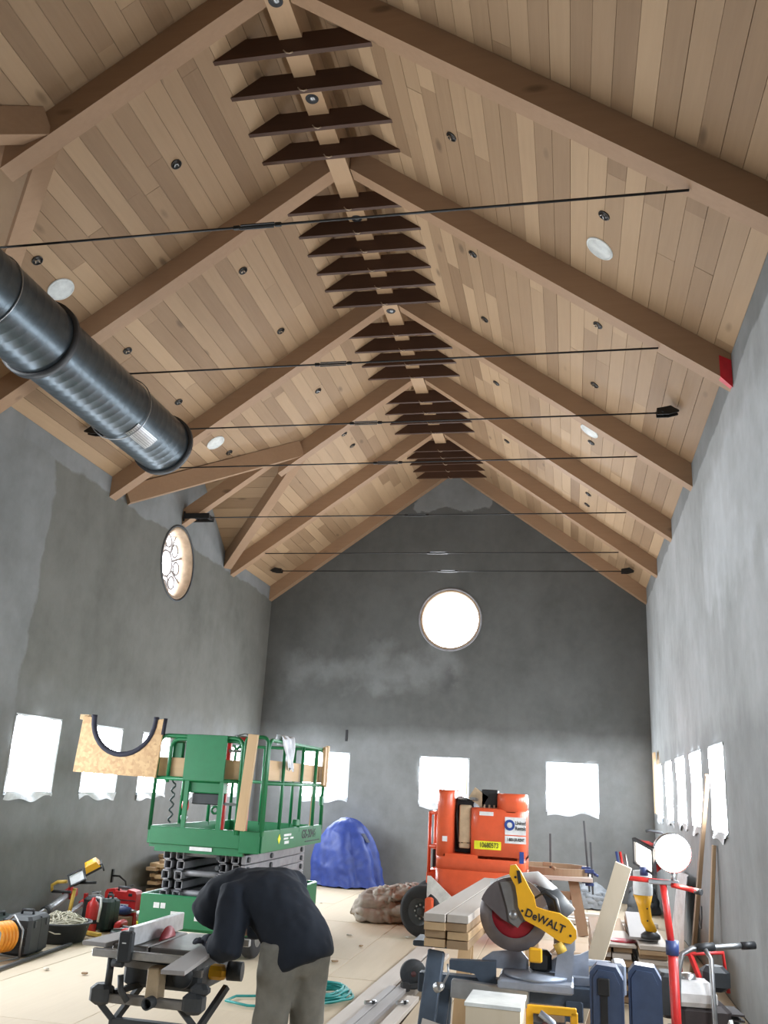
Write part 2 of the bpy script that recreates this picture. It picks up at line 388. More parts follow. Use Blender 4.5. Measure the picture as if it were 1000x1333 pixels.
zt = HE+DV                                    # ceiling meets the side walls here
lo = [(YF, 0), (YB, 0), (YB, zt)]
for yd in reversed(DORM): lo += [(yd+DHW, zt), (yd, DZ), (yd-DHW, zt)]
lo += [(YF, zt)]
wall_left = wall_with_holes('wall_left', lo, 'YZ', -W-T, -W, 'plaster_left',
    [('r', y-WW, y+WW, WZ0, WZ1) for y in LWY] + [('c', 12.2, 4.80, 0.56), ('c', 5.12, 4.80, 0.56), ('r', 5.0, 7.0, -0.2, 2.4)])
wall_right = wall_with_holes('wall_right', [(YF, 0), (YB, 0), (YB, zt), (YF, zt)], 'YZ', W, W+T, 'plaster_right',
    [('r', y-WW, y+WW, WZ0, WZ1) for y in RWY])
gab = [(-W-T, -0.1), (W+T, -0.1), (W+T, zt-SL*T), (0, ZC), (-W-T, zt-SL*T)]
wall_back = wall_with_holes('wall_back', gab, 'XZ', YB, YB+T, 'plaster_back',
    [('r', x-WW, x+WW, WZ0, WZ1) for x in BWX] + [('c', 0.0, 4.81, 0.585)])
wall_front = wall_with_holes('wall_front', gab, 'XZ', YF-T, YF, 'plaster_back', [])

# ---------------------------------------------------------------- ceiling deck and its boards
deck = MB()
t0, t1 = 0.021, 0.10
deck.prism([(0, ZC+t0), (W+T, zt-SL*T+t0), (W+T, zt-SL*T+t1), (0, ZC+t1)], YF-T, YB+T, 'XZ')
def left_deck(y0, y1): deck.prism([(0, ZC+t0), (-W-T, zt-SL*T+t0), (-W-T, zt-SL*T+t1), (0, ZC+t1)], y0, y1, 'XZ')
yy = YF-T
for yd in DORM: left_deck(yy, yd-DHW-T); yy = yd+DHW+T
left_deck(yy, YB+T)
for yd in DORM:                               # main slope beside each cross gable, then the two small slopes
    for s in (-1, 1):
        q = [(0, ZC), (-DX0, yd, DZ), (-W-T, yd+s*(DHW+T), zt-SL*T)]
        A = [(0, yd+s*(DHW+T), ZC+t0), (0, yd, ZC+t0), (-DX0, yd, DZ+t0), (-W-T, yd+s*(DHW+T), zt-SL*T+t0)]
        deck.add(A+[(p[0], p[1], p[2]+.08) for p in A], [(0, 1, 2, 3), (4, 5, 6, 7), (0, 1, 5, 4), (1, 2, 6, 5), (2, 3, 7, 6), (3, 0, 4, 7)])
        B = [(-DX0, yd, DZ+t0), (-W-T, yd, DZ+t0), (-W-T, yd+s*(DHW+T), zt-SL*T+t0)]
        deck.add(B+[(p[0], p[1], p[2]+.08) for p in B], [(0, 1, 2), (3, 4, 5), (0, 1, 4, 3), (1, 2, 5, 4), (2, 0, 3, 5)])
CEIL = struct(deck.build('ceiling', 'ceiling_oak'))
def plank(quad, nrm, mat='ceiling_oak'):
    """quad: four corners of the underside; the board is 19 mm thick along nrm"""
    n = Vector(nrm).normalized(); d = random.uniform(0.0, 0.003)
    q = [Vector(p)+n*d for p in quad]; vs = q+[p+n*0.017 for p in q]
    return MB().add(vs, [(0, 1, 2, 3), (4, 5, 6, 7), (0, 1, 5, 4), (1, 2, 6, 5), (2, 3, 7, 6), (3, 0, 4, 7)]).build('plank', mat, CEIL)
NR = 27
rng = random.Random(3)
for s in (-1, 1):
    for k in range(NR):
        xa, xb = W*k/NR+0.0015, W*(k+1)/NR-0.0015
        def hw(x): return DHW*(x-DX0)/(W-DX0)
        spans = [(2.6, None, YB-0.002, None)]
        if s < 0 and xb > DX0:
            spans = []
            lo_ = (2.6, None)
            for yd in DORM:
                spans.append((lo_[0], lo_[1], yd, -1)); lo_ = (yd, 1)
            spans.append((lo_[0], lo_[1], YB-0.002, None))
        for y0, m0, y1, m1 in spans:
            def yend(yv, md, x): return yv if md is None else yv+md*max(0.0, hw(x))
            L0 = yend(y0, m0, (xa+xb)/2); L1 = yend(y1, m1, (xa+xb)/2)
            if L1-L0 < 0.15: continue
            cuts = [L0]; y = L0+rng.uniform(0.8, 3.8)
            while y < L1-0.7: cuts.append(y); y += rng.uniform(2.2, 4.6)
            cuts.append(L1)
            for i in range(len(cuts)-1):
                fa = [cuts[i]+0.001]*2; fb = [cuts[i+1]-0.001]*2
                if i == 0 and m0 is not None: fa = [yend(y0, m0, xa), yend(y0, m0, xb)]
                if i == len(cuts)-2 and m1 is not None: fb = [yend(y1, m1, xa), yend(y1, m1, xb)]
                plank([(s*xa, fa[0], cz(xa)), (s*xb, fa[1], cz(xb)), (s*xb, fb[1], cz(xb)), (s*xa, fb[0], cz(xa))], (s*SL, 0, 1))
yd = DORM[1]
for s in (-1, 1):
    for k in range(11):
        a, b = k/11+0.001, (k+1)/11-0.001
        xi = lambda t: -DX0-(W-DX0)*t
        plank([(xi(a), yd+s*DHW*a, DZ-(DZ-zt)*a), (-W, yd+s*DHW*a, DZ-(DZ-zt)*a), (-W, yd+s*DHW*b, DZ-(DZ-zt)*b), (xi(b), yd+s*DHW*b, DZ-(DZ-zt)*b)], (0, s*(DZ-zt)/DHW, 1), 'ceiling_oak_cross')

# ---------------------------------------------------------------- rafters, ridge, valleys, collar ties
NUM = ['first', 'second', 'third', 'fourth', 'fifth', 'sixth', 'seventh', 'eighth', 'ninth', 'tenth', 'eleventh', 'twelfth']
def ordinal(n):
    if n <= 12: return NUM[n-1]
    return {13: 'thirteenth', 14: 'fourteenth', 15: 'fifteenth', 16: 'sixteenth', 17: 'seventeenth', 18: 'eighteenth', 19: 'nineteenth', 20: 'twentieth', 21: 'twenty-first', 22: 'twenty-second', 23: 'twenty-third', 24: 'twenty-fourth'}[n]
for i, y in enumerate(TY):
    for s in (-1, 1):
        xe = W; cut = (s < 0 and i in (0, 3))
        if cut: xe = 2.14
        z = lambda x, o=0.0: HR-SL*x+o
        ol = [(s*0.10, z(0.10)), (s*xe, z(xe)), (s*xe, z(xe, DV)), (s*0.10, z(0.10, DV))]
        o = MB().prism(ol, y, y+(0.17 if i < 5 else 0.16), 'XZ').build('rafter', 'beam_oak')
        n = len(TY)-i
        if n == 1: lab = 'oak rafter flat against the gable end wall, %s slope' % ('cross-gable' if s < 0 else 'plain')
        elif cut: lab = 'short oak rafter cut off at the %s cross gable' % ('far' if i == 3 else 'near')
        else: lab = '%s oak rafter from the gable end wall on the %s slope' % (NUM[n-1], 'cross-gable' if s < 0 else 'plain')
        tag(o, lab, 'rafter', 'ceiling rafters')
tag(MB().box((-0.01, (3+YB)/2, 7.70+0.17), (0.20, YB-3, 0.34)).build('ridge_beam', 'ridge_oak'), 'long oak ridge beam along the top of the ceiling', 'beam')
for j, yd in enumerate(DORM):
    for s in (-1, 1):
        a = Vector((-W, yd+s*(DHW+0.02), zt-0.125)); b = Vector((-DX0-0.03, yd+s*0.05, DZ-0.125))
        tag(MB().beam(a, b, 0.15, 0.24).build('valley_beam', 'beam_oak'), 'oak valley beam on the %s side of the %s cross gable' % ('gable-wall' if s > 0 else 'camera', 'far' if j else 'near'), 'beam', 'valley beams')
    yr = TY[3 if j else 0]
    ol = [(-2.0, cz(2.0)), (-W, cz(W)), (-W, cz(W)+0.26), (-2.0, cz(2.0)+0.26)]
    tag(MB().prism(ol, yr+0.01, yr+0.16, 'XZ').build('jack_rafter', 'beam_oak'), 'shaded jack rafter inside the %s cross gable above its round window' % ('far' if j else 'near'), 'rafter')
ties = [5.58, 6.0, 6.47, 6.87, 7.70, 8.12, 8.48, 8.87, 9.25, 9.64, 10.45, 10.88, 11.33, 11.75, 12.63, 13.06, 13.48, 13.91, 14.76, 15.11, 15.44, 15.82, 16.21]
for k, y in enumerate(ties):
    zb = 7.555; h = 0.20; xb, xt = (ZC-zb)/SL, (ZC-zb-h)/SL
    o = MB().prism([(-xb, zb), (xb, zb), (xt, zb+h), (-xt, zb+h)], y, y+0.045, 'XZ').build('collar_tie', 'dark_stain')
    tag(o, '%s dark stained collar tie from the gable end wall' % ordinal(len(ties)-k), 'collar tie', 'dark collar ties under the ridge')
    clip = MB().tube([(-0.06, y-0.012, zb+0.02), (-0.03, y-0.02, zb-0.02), (0.0, y-0.02, zb-0.03), (0.03, y-0.02, zb-0.02)], 0.006, 6)
    clip.build('wire_clip', 'wire', o)

# ---------------------------------------------------------------- tie rods
RZ = 5.543
def tie_rod(y, x0, x1, label, brackets):
    t = thing('tie_rod', label, 'tie rod', (0, y, RZ), 0, 'steel tie rods across the hall')
    MB().cyl((x0, 0, 0), (x1, 0, 0), 0.009, n=8).build('rod', 'black_iron', t)
    tb = MB()
    for dz in (-0.018, 0.018): tb.box((0.05, 0, dz), (0.26, 0.010, 0.008))
    for dx in (-0.11, 0.21): tb.box((dx, 0, 0), (0.05, 0.022, 0.032), bev=0.004)
    tb.build('turnbuckle', 'black_iron', t)
    for bx, kind in brackets:
        s = 1 if bx > 0 else -1; b = MB(); k = 0.62
        if kind == 'shoe':
            ol = [(bx-s*0.12, -0.035), (bx-s*0.12, 0.035), (bx+s*0.02, 0.06), (bx+s*0.10, 0.005), (bx+s*0.10, -0.01), (bx-s*0.0, -0.035)]
            for q in (-0.05, 0.035): b.prism(ol, q, q+0.015, 'XZ')
            b.box((bx-s*0.06, 0, 0.02), (0.12, 0.08, 0.02)); b.cyl((bx-s*0.06, -0.065, 0), (bx-s*0.06, 0.065, 0), 0.014)
        elif kind == 'arm':
            b.box((bx+0.22, -0.098, 0), (0.42, 0.016, 0.085)); b.box((bx+0.22, 0.098, 0), (0.42, 0.016, 0.085)); b.box((bx+0.01, 0, 0), (0.02, 0.2, 0.16))
            b.box((bx+0.40, 0, 0), (0.05, 0.19, 0.05))
            for q in (0.06, 0.16): b.cyl((bx+q, -0.11, 0), (bx+q, 0.11, 0), 0.018)
        b.build('bracket', 'black_iron', t)
    return t
def ex(z): return (HR-z)/SL
xr = ex(RZ)-0.02
tie_rod(TY[0]+.085, -3.62, xr, 'black steel tie rod spanning the truss at the near cross gable', [(-3.62, 'arm')])
tie_rod(TY[1]+.085, -xr, xr, 'black steel tie rod on the truss marked with red tape', [])
tie_rod(8.79, -3.28, 3.28, 'black tie rod with triangular shoes between two trusses above the duct end', [(-3.28, 'shoe'), (3.28, 'shoe')])
tie_rod(TY[2]+.085, -xr, xr, 'black steel tie rod on the truss just past the duct end', [])
tie_rod(TY[3]+.085, -3.62, xr, 'black tie rod with long bracket inside the far cross gable', [(-3.62, 'arm')])
tie_rod(TY[4]+.085, -xr, xr, 'black steel tie rod on the second truss from the gable wall', [])
tie_rod(15.73, -3.28, 3.28, 'black tie rod with shoes nearest the gable end wall', [(-3.28, 'shoe'), (3.28, 'shoe')])
# red tape on a rafter foot
tag(MB().prism([(W-0.10, HE+SL*0.10-0.004), (W-0.005, HE-0.04), (W-0.005, HE+0.22), (W-0.10, HE+SL*0.1+0.2)], TY[1]-0.006, TY[1]-0.001, 'XZ').add([(W-0.10, TY[1]-0.006, HE+SL*0.10-0.004), (W-0.005, TY[1]-0.006, HE-0.006), (W-0.005, TY[1]+0.1, HE-0.006), (W-0.10, TY[1]+0.07, HE+SL*0.1-0.005)], [(0, 1, 2, 3)]).build('tape_strip', 'red_tape'), 'red tape wrapped round a rafter foot at the wall', 'tape')

# ---------------------------------------------------------------- ceiling boxes, speakers, ridge lights
LN = Vector((SL, 0, -1)).normalized()
def slope_frame(x, y):
    s = 1 if x > 0 else -1
    n = Vector((-s*SL, 0, -1)).normalized(); e1 = Vector((0, 1, 0)); e2 = n.cross(e1)
    return Matrix(((e1.x, e2.x, n.x, x), (e1.y, e2.y, n.y, y), (e1.z, e2.z, n.z, cz(x)), (0, 0, 0, 1)))
bl = [(s*x, y) for y in (6.27, 8.05, 9.42, 11.18, 13.33) for s in (-1, 1) for x in (1.29, 2.56)] + [(-1.3, 12.8), (2.55, 13.89)]
bl = [b for b in bl if not (b[0] < -2 and 13.0 < b[1] < 13.5)]
for k, (x, y) in enumerate(bl):
    M = slope_frame(x, y)
    t = thing('junction_box', '', 'junction box', (0, 0, 0), 0, 'round boxes in the ceiling boards')
    near = min(range(6), key=lambda i: abs(TY[i]+0.085-y)); 
    bay = sum(1 for q in TY if q < y); nb = 6-bay
    row = [b for b in bl if abs(b[0]-x) < 0.3 and (b[0] > 0) == (x > 0) and sum(1 for q in TY if q < b[1]) == bay]
    which = '' if len(row) == 1 else (', nearer that wall' if (y, x) == max((b[1], b[0]) for b in row) else ', farther from it')
    t['label'] = 'ceiling box %s %s slope, %s bay from gable wall%s' % ('high on' if abs(x) < 1.8 else 'low on', 'cross-gable' if x < 0 else 'plain', NUM[nb], which)
    MB().lathe([(0.0, 0.004), (0.044, 0.004), (0.044, 0.0), (0.052, -0.002), (0.052, 0.008), (0.044, 0.008)], n=20, M=M).build('ring', 'box_steel', t)
    MB().lathe([(0.0, 0.002), (0.043, 0.0025)], n=20, M=M).build('cavity', 'ink', t)
    MB().tube([M @ Vector(p) for p in ((0.02, 0, 0.004), (0.01, 0.01, 0.025), (-0.015, 0.012, 0.03), (-0.02, -0.01, 0.012), (0.0, -0.03, 0.02))], 0.005, 6).build('wire_tail', 'wire' if k % 3 else 'bright_steel', t)
for x, y, lab in ((2.54, 6.75, 'round white ceiling speaker on the plain slope in the bay with four collar ties nearest the camera'), (2.53, 10.84, 'small white round speaker on plain slope above the red taped truss'), (-2.59, 6.73, 'round white ceiling speaker partly behind the spiral duct'), (-2.59, 10.74, 'round white ceiling speaker beside the far cross gable')):
    lab = lab.replace(' in the bay with four collar ties nearest the camera', ' above the longest tie rod').replace(' above the red taped truss', ' past the red taped truss')
    M = slope_frame(x, y); t = thing('ceiling_speaker', lab, 'speaker', (0, 0, 0), 0, 'round ceiling speakers')
    MB().lathe([(0.0, 0.008), (0.115, 0.008), (0.118, 0.004)], n=36, M=M).build('grille', 'white_paint', t)
    MB().lathe([(0.118, 0.0), (0.118, 0.010), (0.132, 0.009), (0.134, 0.0)], n=36, M=M).build('rim', 'white_paint', t)
for k, y in enumerate((5.2, 6.27, 8.07, 10.07)):
    t = thing('ridge_light_box', '%s black light box under the ridge beam from the gable end wall' % NUM[3-k], 'light box', (-0.02, y, 7.70), 0, 'light boxes in the ridge beam')
    MB().lathe([(0.0, -0.004), (0.05, -0.004), (0.056, -0.008), (0.062, 0.0)], n=18).build('housing', 'ink', t)
    MB().ball((0.01, -0.01, -0.006), (0.028, 0.028, 0.014)).build('bulb_socket', 'steel', t)

# ---------------------------------------------------------------- windows
def film(fu, u0, u1, z0, z1, out, seed, flap=True):
    """plastic sheet: bright part over the opening; loose strip below; out = +-1 into the room"""
    rg = random.Random(seed); ph = [rg.uniform(0, 6) for _ in range(6)]
    side = rg.uniform(0.02, 0.05)
    def sheet(u, v):
        x = u0+(u1-u0)*u; z = z0+(z1-z0)*v
        bow = math.sin(PI*(1-v))*side
        if u > 0.99: x += -bow*0.9
        if u < 0.01: x += -bow*0.4
        return fu(x, z, out*(0.012+0.006*math.sin(9*u+ph[0])+0.006*math.sin(7*v+ph[1])))
    def strip(u, v):
        x = u0-0.01+(u1-u0+0.03)*u; drop = 0.05+0.05*abs(math.sin(3.0*u+ph[2]))+0.02*math.sin(11*u+ph[3])
        return fu(x, z0-(1-v)*drop, out*(0.014+0.012*math.sin(8*u+ph[4]+3*v)))
    a = MB().grid(sheet, 14, 14); b = MB().grid(strip, 18, 3) if flap else None
    return a, b
wi = 0
def make_window(fu, c, out, seed, label, seen=True):
    global wi
    wi += 1
    w = MB(); u0, u1 = c-WW, c+WW
    for (a0, a1, b0, b1) in ((u0-0.02, u1+0.02, WZ1-0.015, WZ1+0.012), (u0-0.02, u0+0.012, WZ0, WZ1), (u1-0.012, u1+0.02, WZ0, WZ1), (u0-0.02, u1+0.02, WZ0-0.02, WZ0+0.01)):
        q = [fu(a, b, d) for d in (-0.28, 0.006) for a, b in ((a0, b0), (a1, b0), (a1, b1), (a0, b1))]
        q = [Vector(p) for p in q]
        w.add(q, [(0, 1, 2, 3), (4, 5, 6, 7), (0, 1, 5, 4), (1, 2, 6, 5), (2, 3, 7, 6), (3, 0, 4, 7)])
    o = struct(w.build('window_%d' % wi, 'plastic_film')); o['label'] = label
    a, b = film(fu, u0+0.01, u1-0.01, WZ0+0.02, WZ1-0.01, 1, seed)
    a.build('plastic_sheet', 'daylight_sheet', o, fix=False)
    if seen: b.build('loose_film', 'plastic_film', o, fix=False)
    return o
fl = lambda u, z, d: (-W+d, u, z)
fr = lambda u, z, d: (W-d, u, z)
fb = lambda u, z, d: (u, YB-d, z)
for k, y in enumerate(LWY): make_window(fl, y, 1, 10+k, 'small square window sheeted in bright plastic, cross-gable side wall', k < 5)
for k, y in enumerate(RWY): make_window(fr, y, 1, 30+k, 'small square window sheeted in bright plastic, plain side wall', k < 5)  # both side lists end with added unseen windows under these labels
for k, x in enumerate(BWX): make_window(fb, x, 1, 50+k, 'small square window sheeted in bright plastic, gable end wall')
def round_window(fu, c, z, r, label, bars, e='daylight_sheet', rim='dark_grey'):
    global wi
    wi += 1
    def ring(r0, r1, d0, d1):
        m = MB(); n = 48
        vs = [fu(c+rr*math.cos(2*PI*k/n), z+rr*math.sin(2*PI*k/n), d) for rr, d in ((r0, d0), (r1, d0), (r1, d1), (r0, d1)) for k in range(n)]
        fs = [(q*n+k, q*n+(k+1) % n, ((q+1) % 4)*n+(k+1) % n, ((q+1) % 4)*n+k) for q in range(4) for k in range(n)]
        return m.add(vs, fs, True)
    o = struct(ring(r-0.045, r+0.004, -0.27, -0.004).build('window_%d' % wi, 'frame_tan')); o['label'] = label
    ring(r-0.002, r+0.03, -0.02, 0.012).build('rim', rim, o)
    MB().add([fu(c, z, -0.22)]+[fu(c+(r-0.05)*math.cos(2*PI*k/48), z+(r-0.05)*math.sin(2*PI*k/48), -0.22) for k in range(48)], [(0, 1+k, 1+(k+1) % 48) for k in range(48)]).build('pane', e, o)
    if bars:
        for k in range(8):
            a = 2*PI*(k+0.5)/8
            p = lambda rr, d=-0.2: fu(c+rr*math.cos(a), z+rr*math.sin(a), d)
            MB().beam(p(0.20), p(r-0.04), 0.040, 0.030).build('glazing_bar', 'muntin', o)
        MB().tube([fu(c+0.20*math.cos(2*PI*k/24), z+0.20*math.sin(2*PI*k/24), -0.2) for k in range(24)], 0.018, 6, True).build('glazing_ring', 'muntin', o)
        for k in range(8):
            a = 2*PI*k/8
            MB().tube([fu(c+0.36*math.cos(a)+0.10*math.cos(2*PI*q/12), z+0.36*math.sin(a)+0.10*math.sin(2*PI*q/12), -0.2) for q in range(12)], 0.016, 5, True).build('tracery_ring', 'muntin', o)
    return o
round_window(fl, 12.2, 4.80, 0.56, 'round traceried window under the far cross gable', True, 'daylight_round')
round_window(fl, 5.12, 4.80, 0.56, 'round traceried window under the near cross gable', True)
round_window(fb, 0.0, 4.81, 0.585, 'plain round window glaring high in the gable end wall', False, rim='lift_grey')
# unseen sheeted doorway, invented to bring in daylight beside the camera
def doorway(n, fu, u0, u1):
    d = MB()
    for a in (u0-0.05, (u0+u1)/2-0.04, u1-0.05):
        q = [Vector(fu(p, z, w)) for w in (-0.1, 0.02) for p, z in ((a, 0), (a+0.1, 0), (a+0.1, 2.4), (a, 2.4))]
        d.add(q, [(0, 1, 2, 3), (4, 5, 6, 7), (0, 1, 5, 4), (1, 2, 6, 5), (2, 3, 7, 6), (3, 0, 4, 7)])
    o = struct(d.build('added_door_%d' % n, 'pine_z')); o['label'] = 'added unseen doorway whose plastic sheet glows as daylight'
    MB().add([fu(u0+0.05, 0.02, -0.06), fu(u1-0.05, 0.02, -0.06), fu(u1-0.05, 2.4, -0.06), fu(u0+0.05, 2.4, -0.06)], [(0, 1, 2, 3)]).build('plastic_sheet', 'added_door_daylight', o)
doorway(1, fl, 5.0, 7.0)
# plywood strip standing in the window nearest the gable wall
tag(MB().box((W-0.06, 15.55, 1.96), (0.03, 0.30, 0.95)).build('plywood_strip', 'pine_z'), 'narrow plywood strip fixed in the last window of the plain side wall', 'board')
tag(MB().box((-1.91, YB-0.006, 2.565), (0.045, 0.012, 0.21), bev=0.003).build('wall_slot', 'ink'), 'black upright slot plate on the gable wall beside a window', 'wall plate')
t = thing('wall_hook', 'bent black iron hook sticking out of the cross-gable side wall', 'hook', (-W, 11.4, 0.40))
MB().box((0.01, 0, 0.0), (0.02, 0.04, 0.16)).build('plate', 'black_iron', t)
MB().tube([(0.01, 0, 0), (0.10, 0.02, 0.0), (0.18, 0.05, -0.06), (0.17, 0.10, -0.13), (0.22, 0.2, -0.12)], 0.012, 8).build('hook_bar', 'black_iron', t)

# ---------------------------------------------------------------- spiral duct hung under the tie rods
DXc, DZc, DRr = -2.13, 5.165, 0.315
t = thing('spiral_duct', 'large round spiral steel air duct hanging under the tie rods', 'duct', (DXc, 0, DZc))
prof = []
y = -4.6
def duct_section(ya, yb, r0):
    m = MB(); n = 40; vs = []; fs = []
    # helical seam ridges: rings skewed by one pitch per turn
    pitch = 0.11; k = 0; rows = []
    yy_ = ya
    while yy_ < yb-0.01:
        rows += [(yy_, r0), (yy_+pitch*0.42, r0), (yy_+pitch*0.47, r0+0.0007), (yy_+pitch*0.53, r0+0.0007), (yy_+pitch*0.58, r0)]
        yy_ += pitch
    rows.append((yb, r0))
    for (q, r) in rows:
        for a in range(n):
            an = 2*PI*a/n; sk = pitch*a/n*0.0
            vs.append((r*math.cos(an), min(max(q+0.055*math.sin(an), ya), yb), r*math.sin(an)))
    for i in range(len(rows)-1):
        for a in range(n): fs.append((i*n+a, i*n+(a+1) % n, (i+1)*n+(a+1) % n, (i+1)*n+a))
    return m.add(vs, fs, True)
duct_section(-4.6, 5.95, DRr+0.012).build('duct_section', 'duct_steel', t)
duct_section(5.95, 8.36, DRr).build('duct_section', 'duct_steel', t)
for q, rr in ((5.93, DRr+0.014), (8.33, DRr+0.002)):
    MB().lathe([(rr, -0.03), (rr+0.03, -0.03), (rr+0.03, 0.03), (rr-0.02, 0.03)], (0, q, 0), 'Y', 40).build('collar', 'black_plastic', t)
MB().lathe([(0.0, 0), (DRr-0.01, 0)], (0, 8.30, 0), 'Y', 40).build('end_cap', 'ink', t)
# register opening on the lower side facing the room
m = MB(); aa = R(-52); 
def reg(u, v, r): 
    an = aa+(u-0.5)*0.50; return ((DRr+r)*math.cos(an), 7.30+0.42*v, (DRr+r)*math.sin(an))
MB().grid(lambda u, v: reg(u, v, 0.006), 6, 2).build('register_plate', 'bright_steel', t)
for k in range(7): MB().grid(lambda u, v: reg((k+0.3+0.4*u)/7, v, 0.012), 2, 2).build('register_slat', 'steel', t)
for q in (TY[0]+.085, TY[1]+.085):
    MB().tube([((DRr+0.02)*math.cos(a), q, (DRr+0.02)*math.sin(a)) for a in [R(90)+2*PI*k/40 for k in range(41)]]+[(0, q, RZ-DZc)], 0.006, 6).build('hanger_strap', 'steel', t)

# ================================================================== green scissor lift
FRONT = (R(90), 0, 0); SIDE = (R(90), 0, R(90))
L = thing('scissor_lift', 'green scissor lift with railed platform lowered on grey arms', 'scissor lift', (-1.40, 10.02, 0))
hx, hy = 0.60, 1.12
m = MB(); m.box((0, 0, 0.33), (2*hx-0.04, 2*hy-0.1, 0.22), bev=0.02)
m.box((0, -hy+0.01, 0.40), (2*hx, 0.05, 0.30), bev=0.01); m.box((0, hy-0.01, 0.40), (2*hx, 0.05, 0.30), bev=0.01)
for s in (-1, 1): m.box((s*(hx-0.015), 0, 0.42), (0.04, 2*hy, 0.26), bev=0.01)
ch = m.build('chassis', 'lift_green', L)
for x, z, w, h in ((-0.20, 0.36, 0.12, 0.09), (-0.42, 0.45, 0.06, 0.05), (-0.35, 0.45, 0.05, 0.05), (0.02, 0.36, 0.05, 0.05)):
    MB().box((x, -hy-0.017, z), (w, 0.004, h)).build('sticker', 'label_white', ch)
MB().box((hx+0.008, 0.75, 0.38), (0.004, 0.06, 0.10)).build('sticker', 'label_white', ch)
for sx in (-1, 1):
    for sy in (-1, 1):
        w = MB().lathe([(0.02, -0.06), (0.13, -0.06), (0.19, -0.055), (0.2, -0.04), (0.2, 0.04), (0.19, 0.055), (0.13, 0.06), (0.02, 0.06)], (sx*(hx-0.1), sy*0.82, 0.2), 'X', 24).build('wheel', 'rubber', L)
        MB().lathe([(0.0, 0.075), (0.05, 0.075), (0.10, 0.062)], (sx*(hx-0.1)-(0 if sx > 0 else 0.135), sy*0.82, 0.2), 'X', 16).build('hub', 'steel', w)
for k in range(5):
    z = 0.53+0.095*k
    for x in (-0.44, -0.30, 0.16, 0.30):
        off = 0.04 if k % 2 else 0.0
        a = MB()                                         # rectangular hollow arm, open at its ends
        for (dx, dz, w, h) in ((-0.036, 0, 0.010, 0.085), (0.036, 0, 0.010, 0.085), (0, -0.038, 0.082, 0.010), (0, 0.038, 0.082, 0.010)):
            a.box((x+dx, off, z+dz), (w, 1.94, h))
        a.build('scissor_arm', 'lift_grey', L)
    if k % 2 == 0:
        MB().cyl((-0.46, -0.88, z+0.02), (0.34, -0.88, z+0.02), 0.030).build('cross_tube', 'lift_grey', L)
    s = MB().box((0.40, 0.05, z), (0.045, 2.1, 0.088), bev=0.004).build('side_arm', 'lift_grey', L)
    for q in (-0.93, -0.2, 0.95): MB().cyl((0.42, q, z), (0.445, q, z), 0.028, n=10).build('pivot_bolt', 'dark_grey', s)
    MB().cyl((0.12, -0.99, z), (0.12, -0.95, z), 0.022, n=10).build('pivot_bolt', 'dark_grey', L)
MB().box((0, 0, 1.005), (2*hx-0.02, 2*hy-0.02, 0.03)).build('platform_deck', 'lift_green', L)
toe = [((0.0-0.10, -hy, 1.105), (2*hx-0.22, 0.035, 0.17)), ((hx-0.105, -hy-0.02, 1.09), (0.21, 0.035, 0.21)), ((hx, 0, 1.095), (0.035, 2*hy, 0.21)), ((-hx, 0, 1.105), (0.035, 2*hy, 0.17)), ((0, hy, 1.105), (2*hx, 0.035, 0.17))]
tb = [MB().box(c, d, bev=0.006).build('toe_board', 'lift_green', L) for c, d in toe]
MB().box((-0.05, -hy+0.03, 0.985), (2*hx-0.25, 0.05, 0.07)).build('platform_edge', 'lift_green', L)
MB().box((hx+0.019, 0.72, 1.035), (0.003, 0.62, 0.012)).build('slot', 'ink', tb[2])
text_part('lettering', 'GS-2046', 0.13, 'ink', tb[2], (hx+0.019, 0.55, 1.115), SIDE, bold=0.003, sx=1.25)
for q, z, w, h in ((-0.28, 1.135, 0.26, 0.022), (-0.33, 1.10, 0.16, 0.018), (-0.12, 1.10, 0.12, 0.018), (-0.30, 1.06, 0.16, 0.03)):
    MB().box((hx+0.019, q, z), (0.003, w, h)).build('decal', 'label_white', tb[2])
MB().prism([(-0.62, 1.105), (-0.57, 1.155), (-0.52, 1.105), (-0.57, 1.055)], hx+0.017, hx+0.021, 'YZ').build('decal', 'label_yellow', tb[2])
MB().box((-0.02, -hy-0.003, 0.995), (0.24, 0.006, 0.035)).build('decal', 'label_white', L)
zt_, zm_ = 2.09, 1.66
def rail(pts, name='guard_rail', r=0.020): return MB().tube(pts, r, 8).build(name, 'lift_green', L)
def hoop(x0, x1, y, zb, ztop, rr=0.09):
    pts = [(x0, y, zb)] + [(x0+rr-rr*math.cos(a), y, ztop-rr+rr*math.sin(a)) for a in (0, .4, .8, 1.2, PI/2)] + [(x1-rr+rr*math.sin(a), y, ztop-rr+rr*math.cos(a)) for a in (0, .4, .8, 1.2, PI/2)] + [(x1, y, zb)]
    return rail(pts)
def hoop_y(x, y0, y1, zb, ztop, rr=0.09):
    pts = [(x, y0, zb)] + [(x, y0+rr-rr*math.cos(a), ztop-rr+rr*math.sin(a)) for a in (0, .4, .8, 1.2, PI/2)] + [(x, y1-rr+rr*math.sin(a), ztop-rr+rr*math.cos(a)) for a in (0, .4, .8, 1.2, PI/2)] + [(x, y1, zb)]
    return rail(pts)
hoop(-hx, 0.33, -hy, 1.15, zt_); hoop(-hx+0.12, 0.33, -hy+0.03, 1.62, zt_-0.03)
rail([(-hx, -hy, zm_), (0.36, -hy, zm_)], 'mid_rail')
for x in (-0.24, 0.14): MB().box((x, -hy, 1.40), (0.045, 0.03, 0.50)).build('rail_post', 'lift_green', L)
hoop(0.36, hx, -hy-0.01, 1.15, zt_+0.02, 0.06)
hoop_y(hx, -hy+0.03, hy-0.02, 1.15, zt_); rail([(hx, -hy, zm_), (hx, hy, zm_)], 'mid_rail')
for y in (-0.55, 0.15, 0.72): rail([(hx, y, 1.15), (hx, y, zt_-0.01)], 'rail_post')
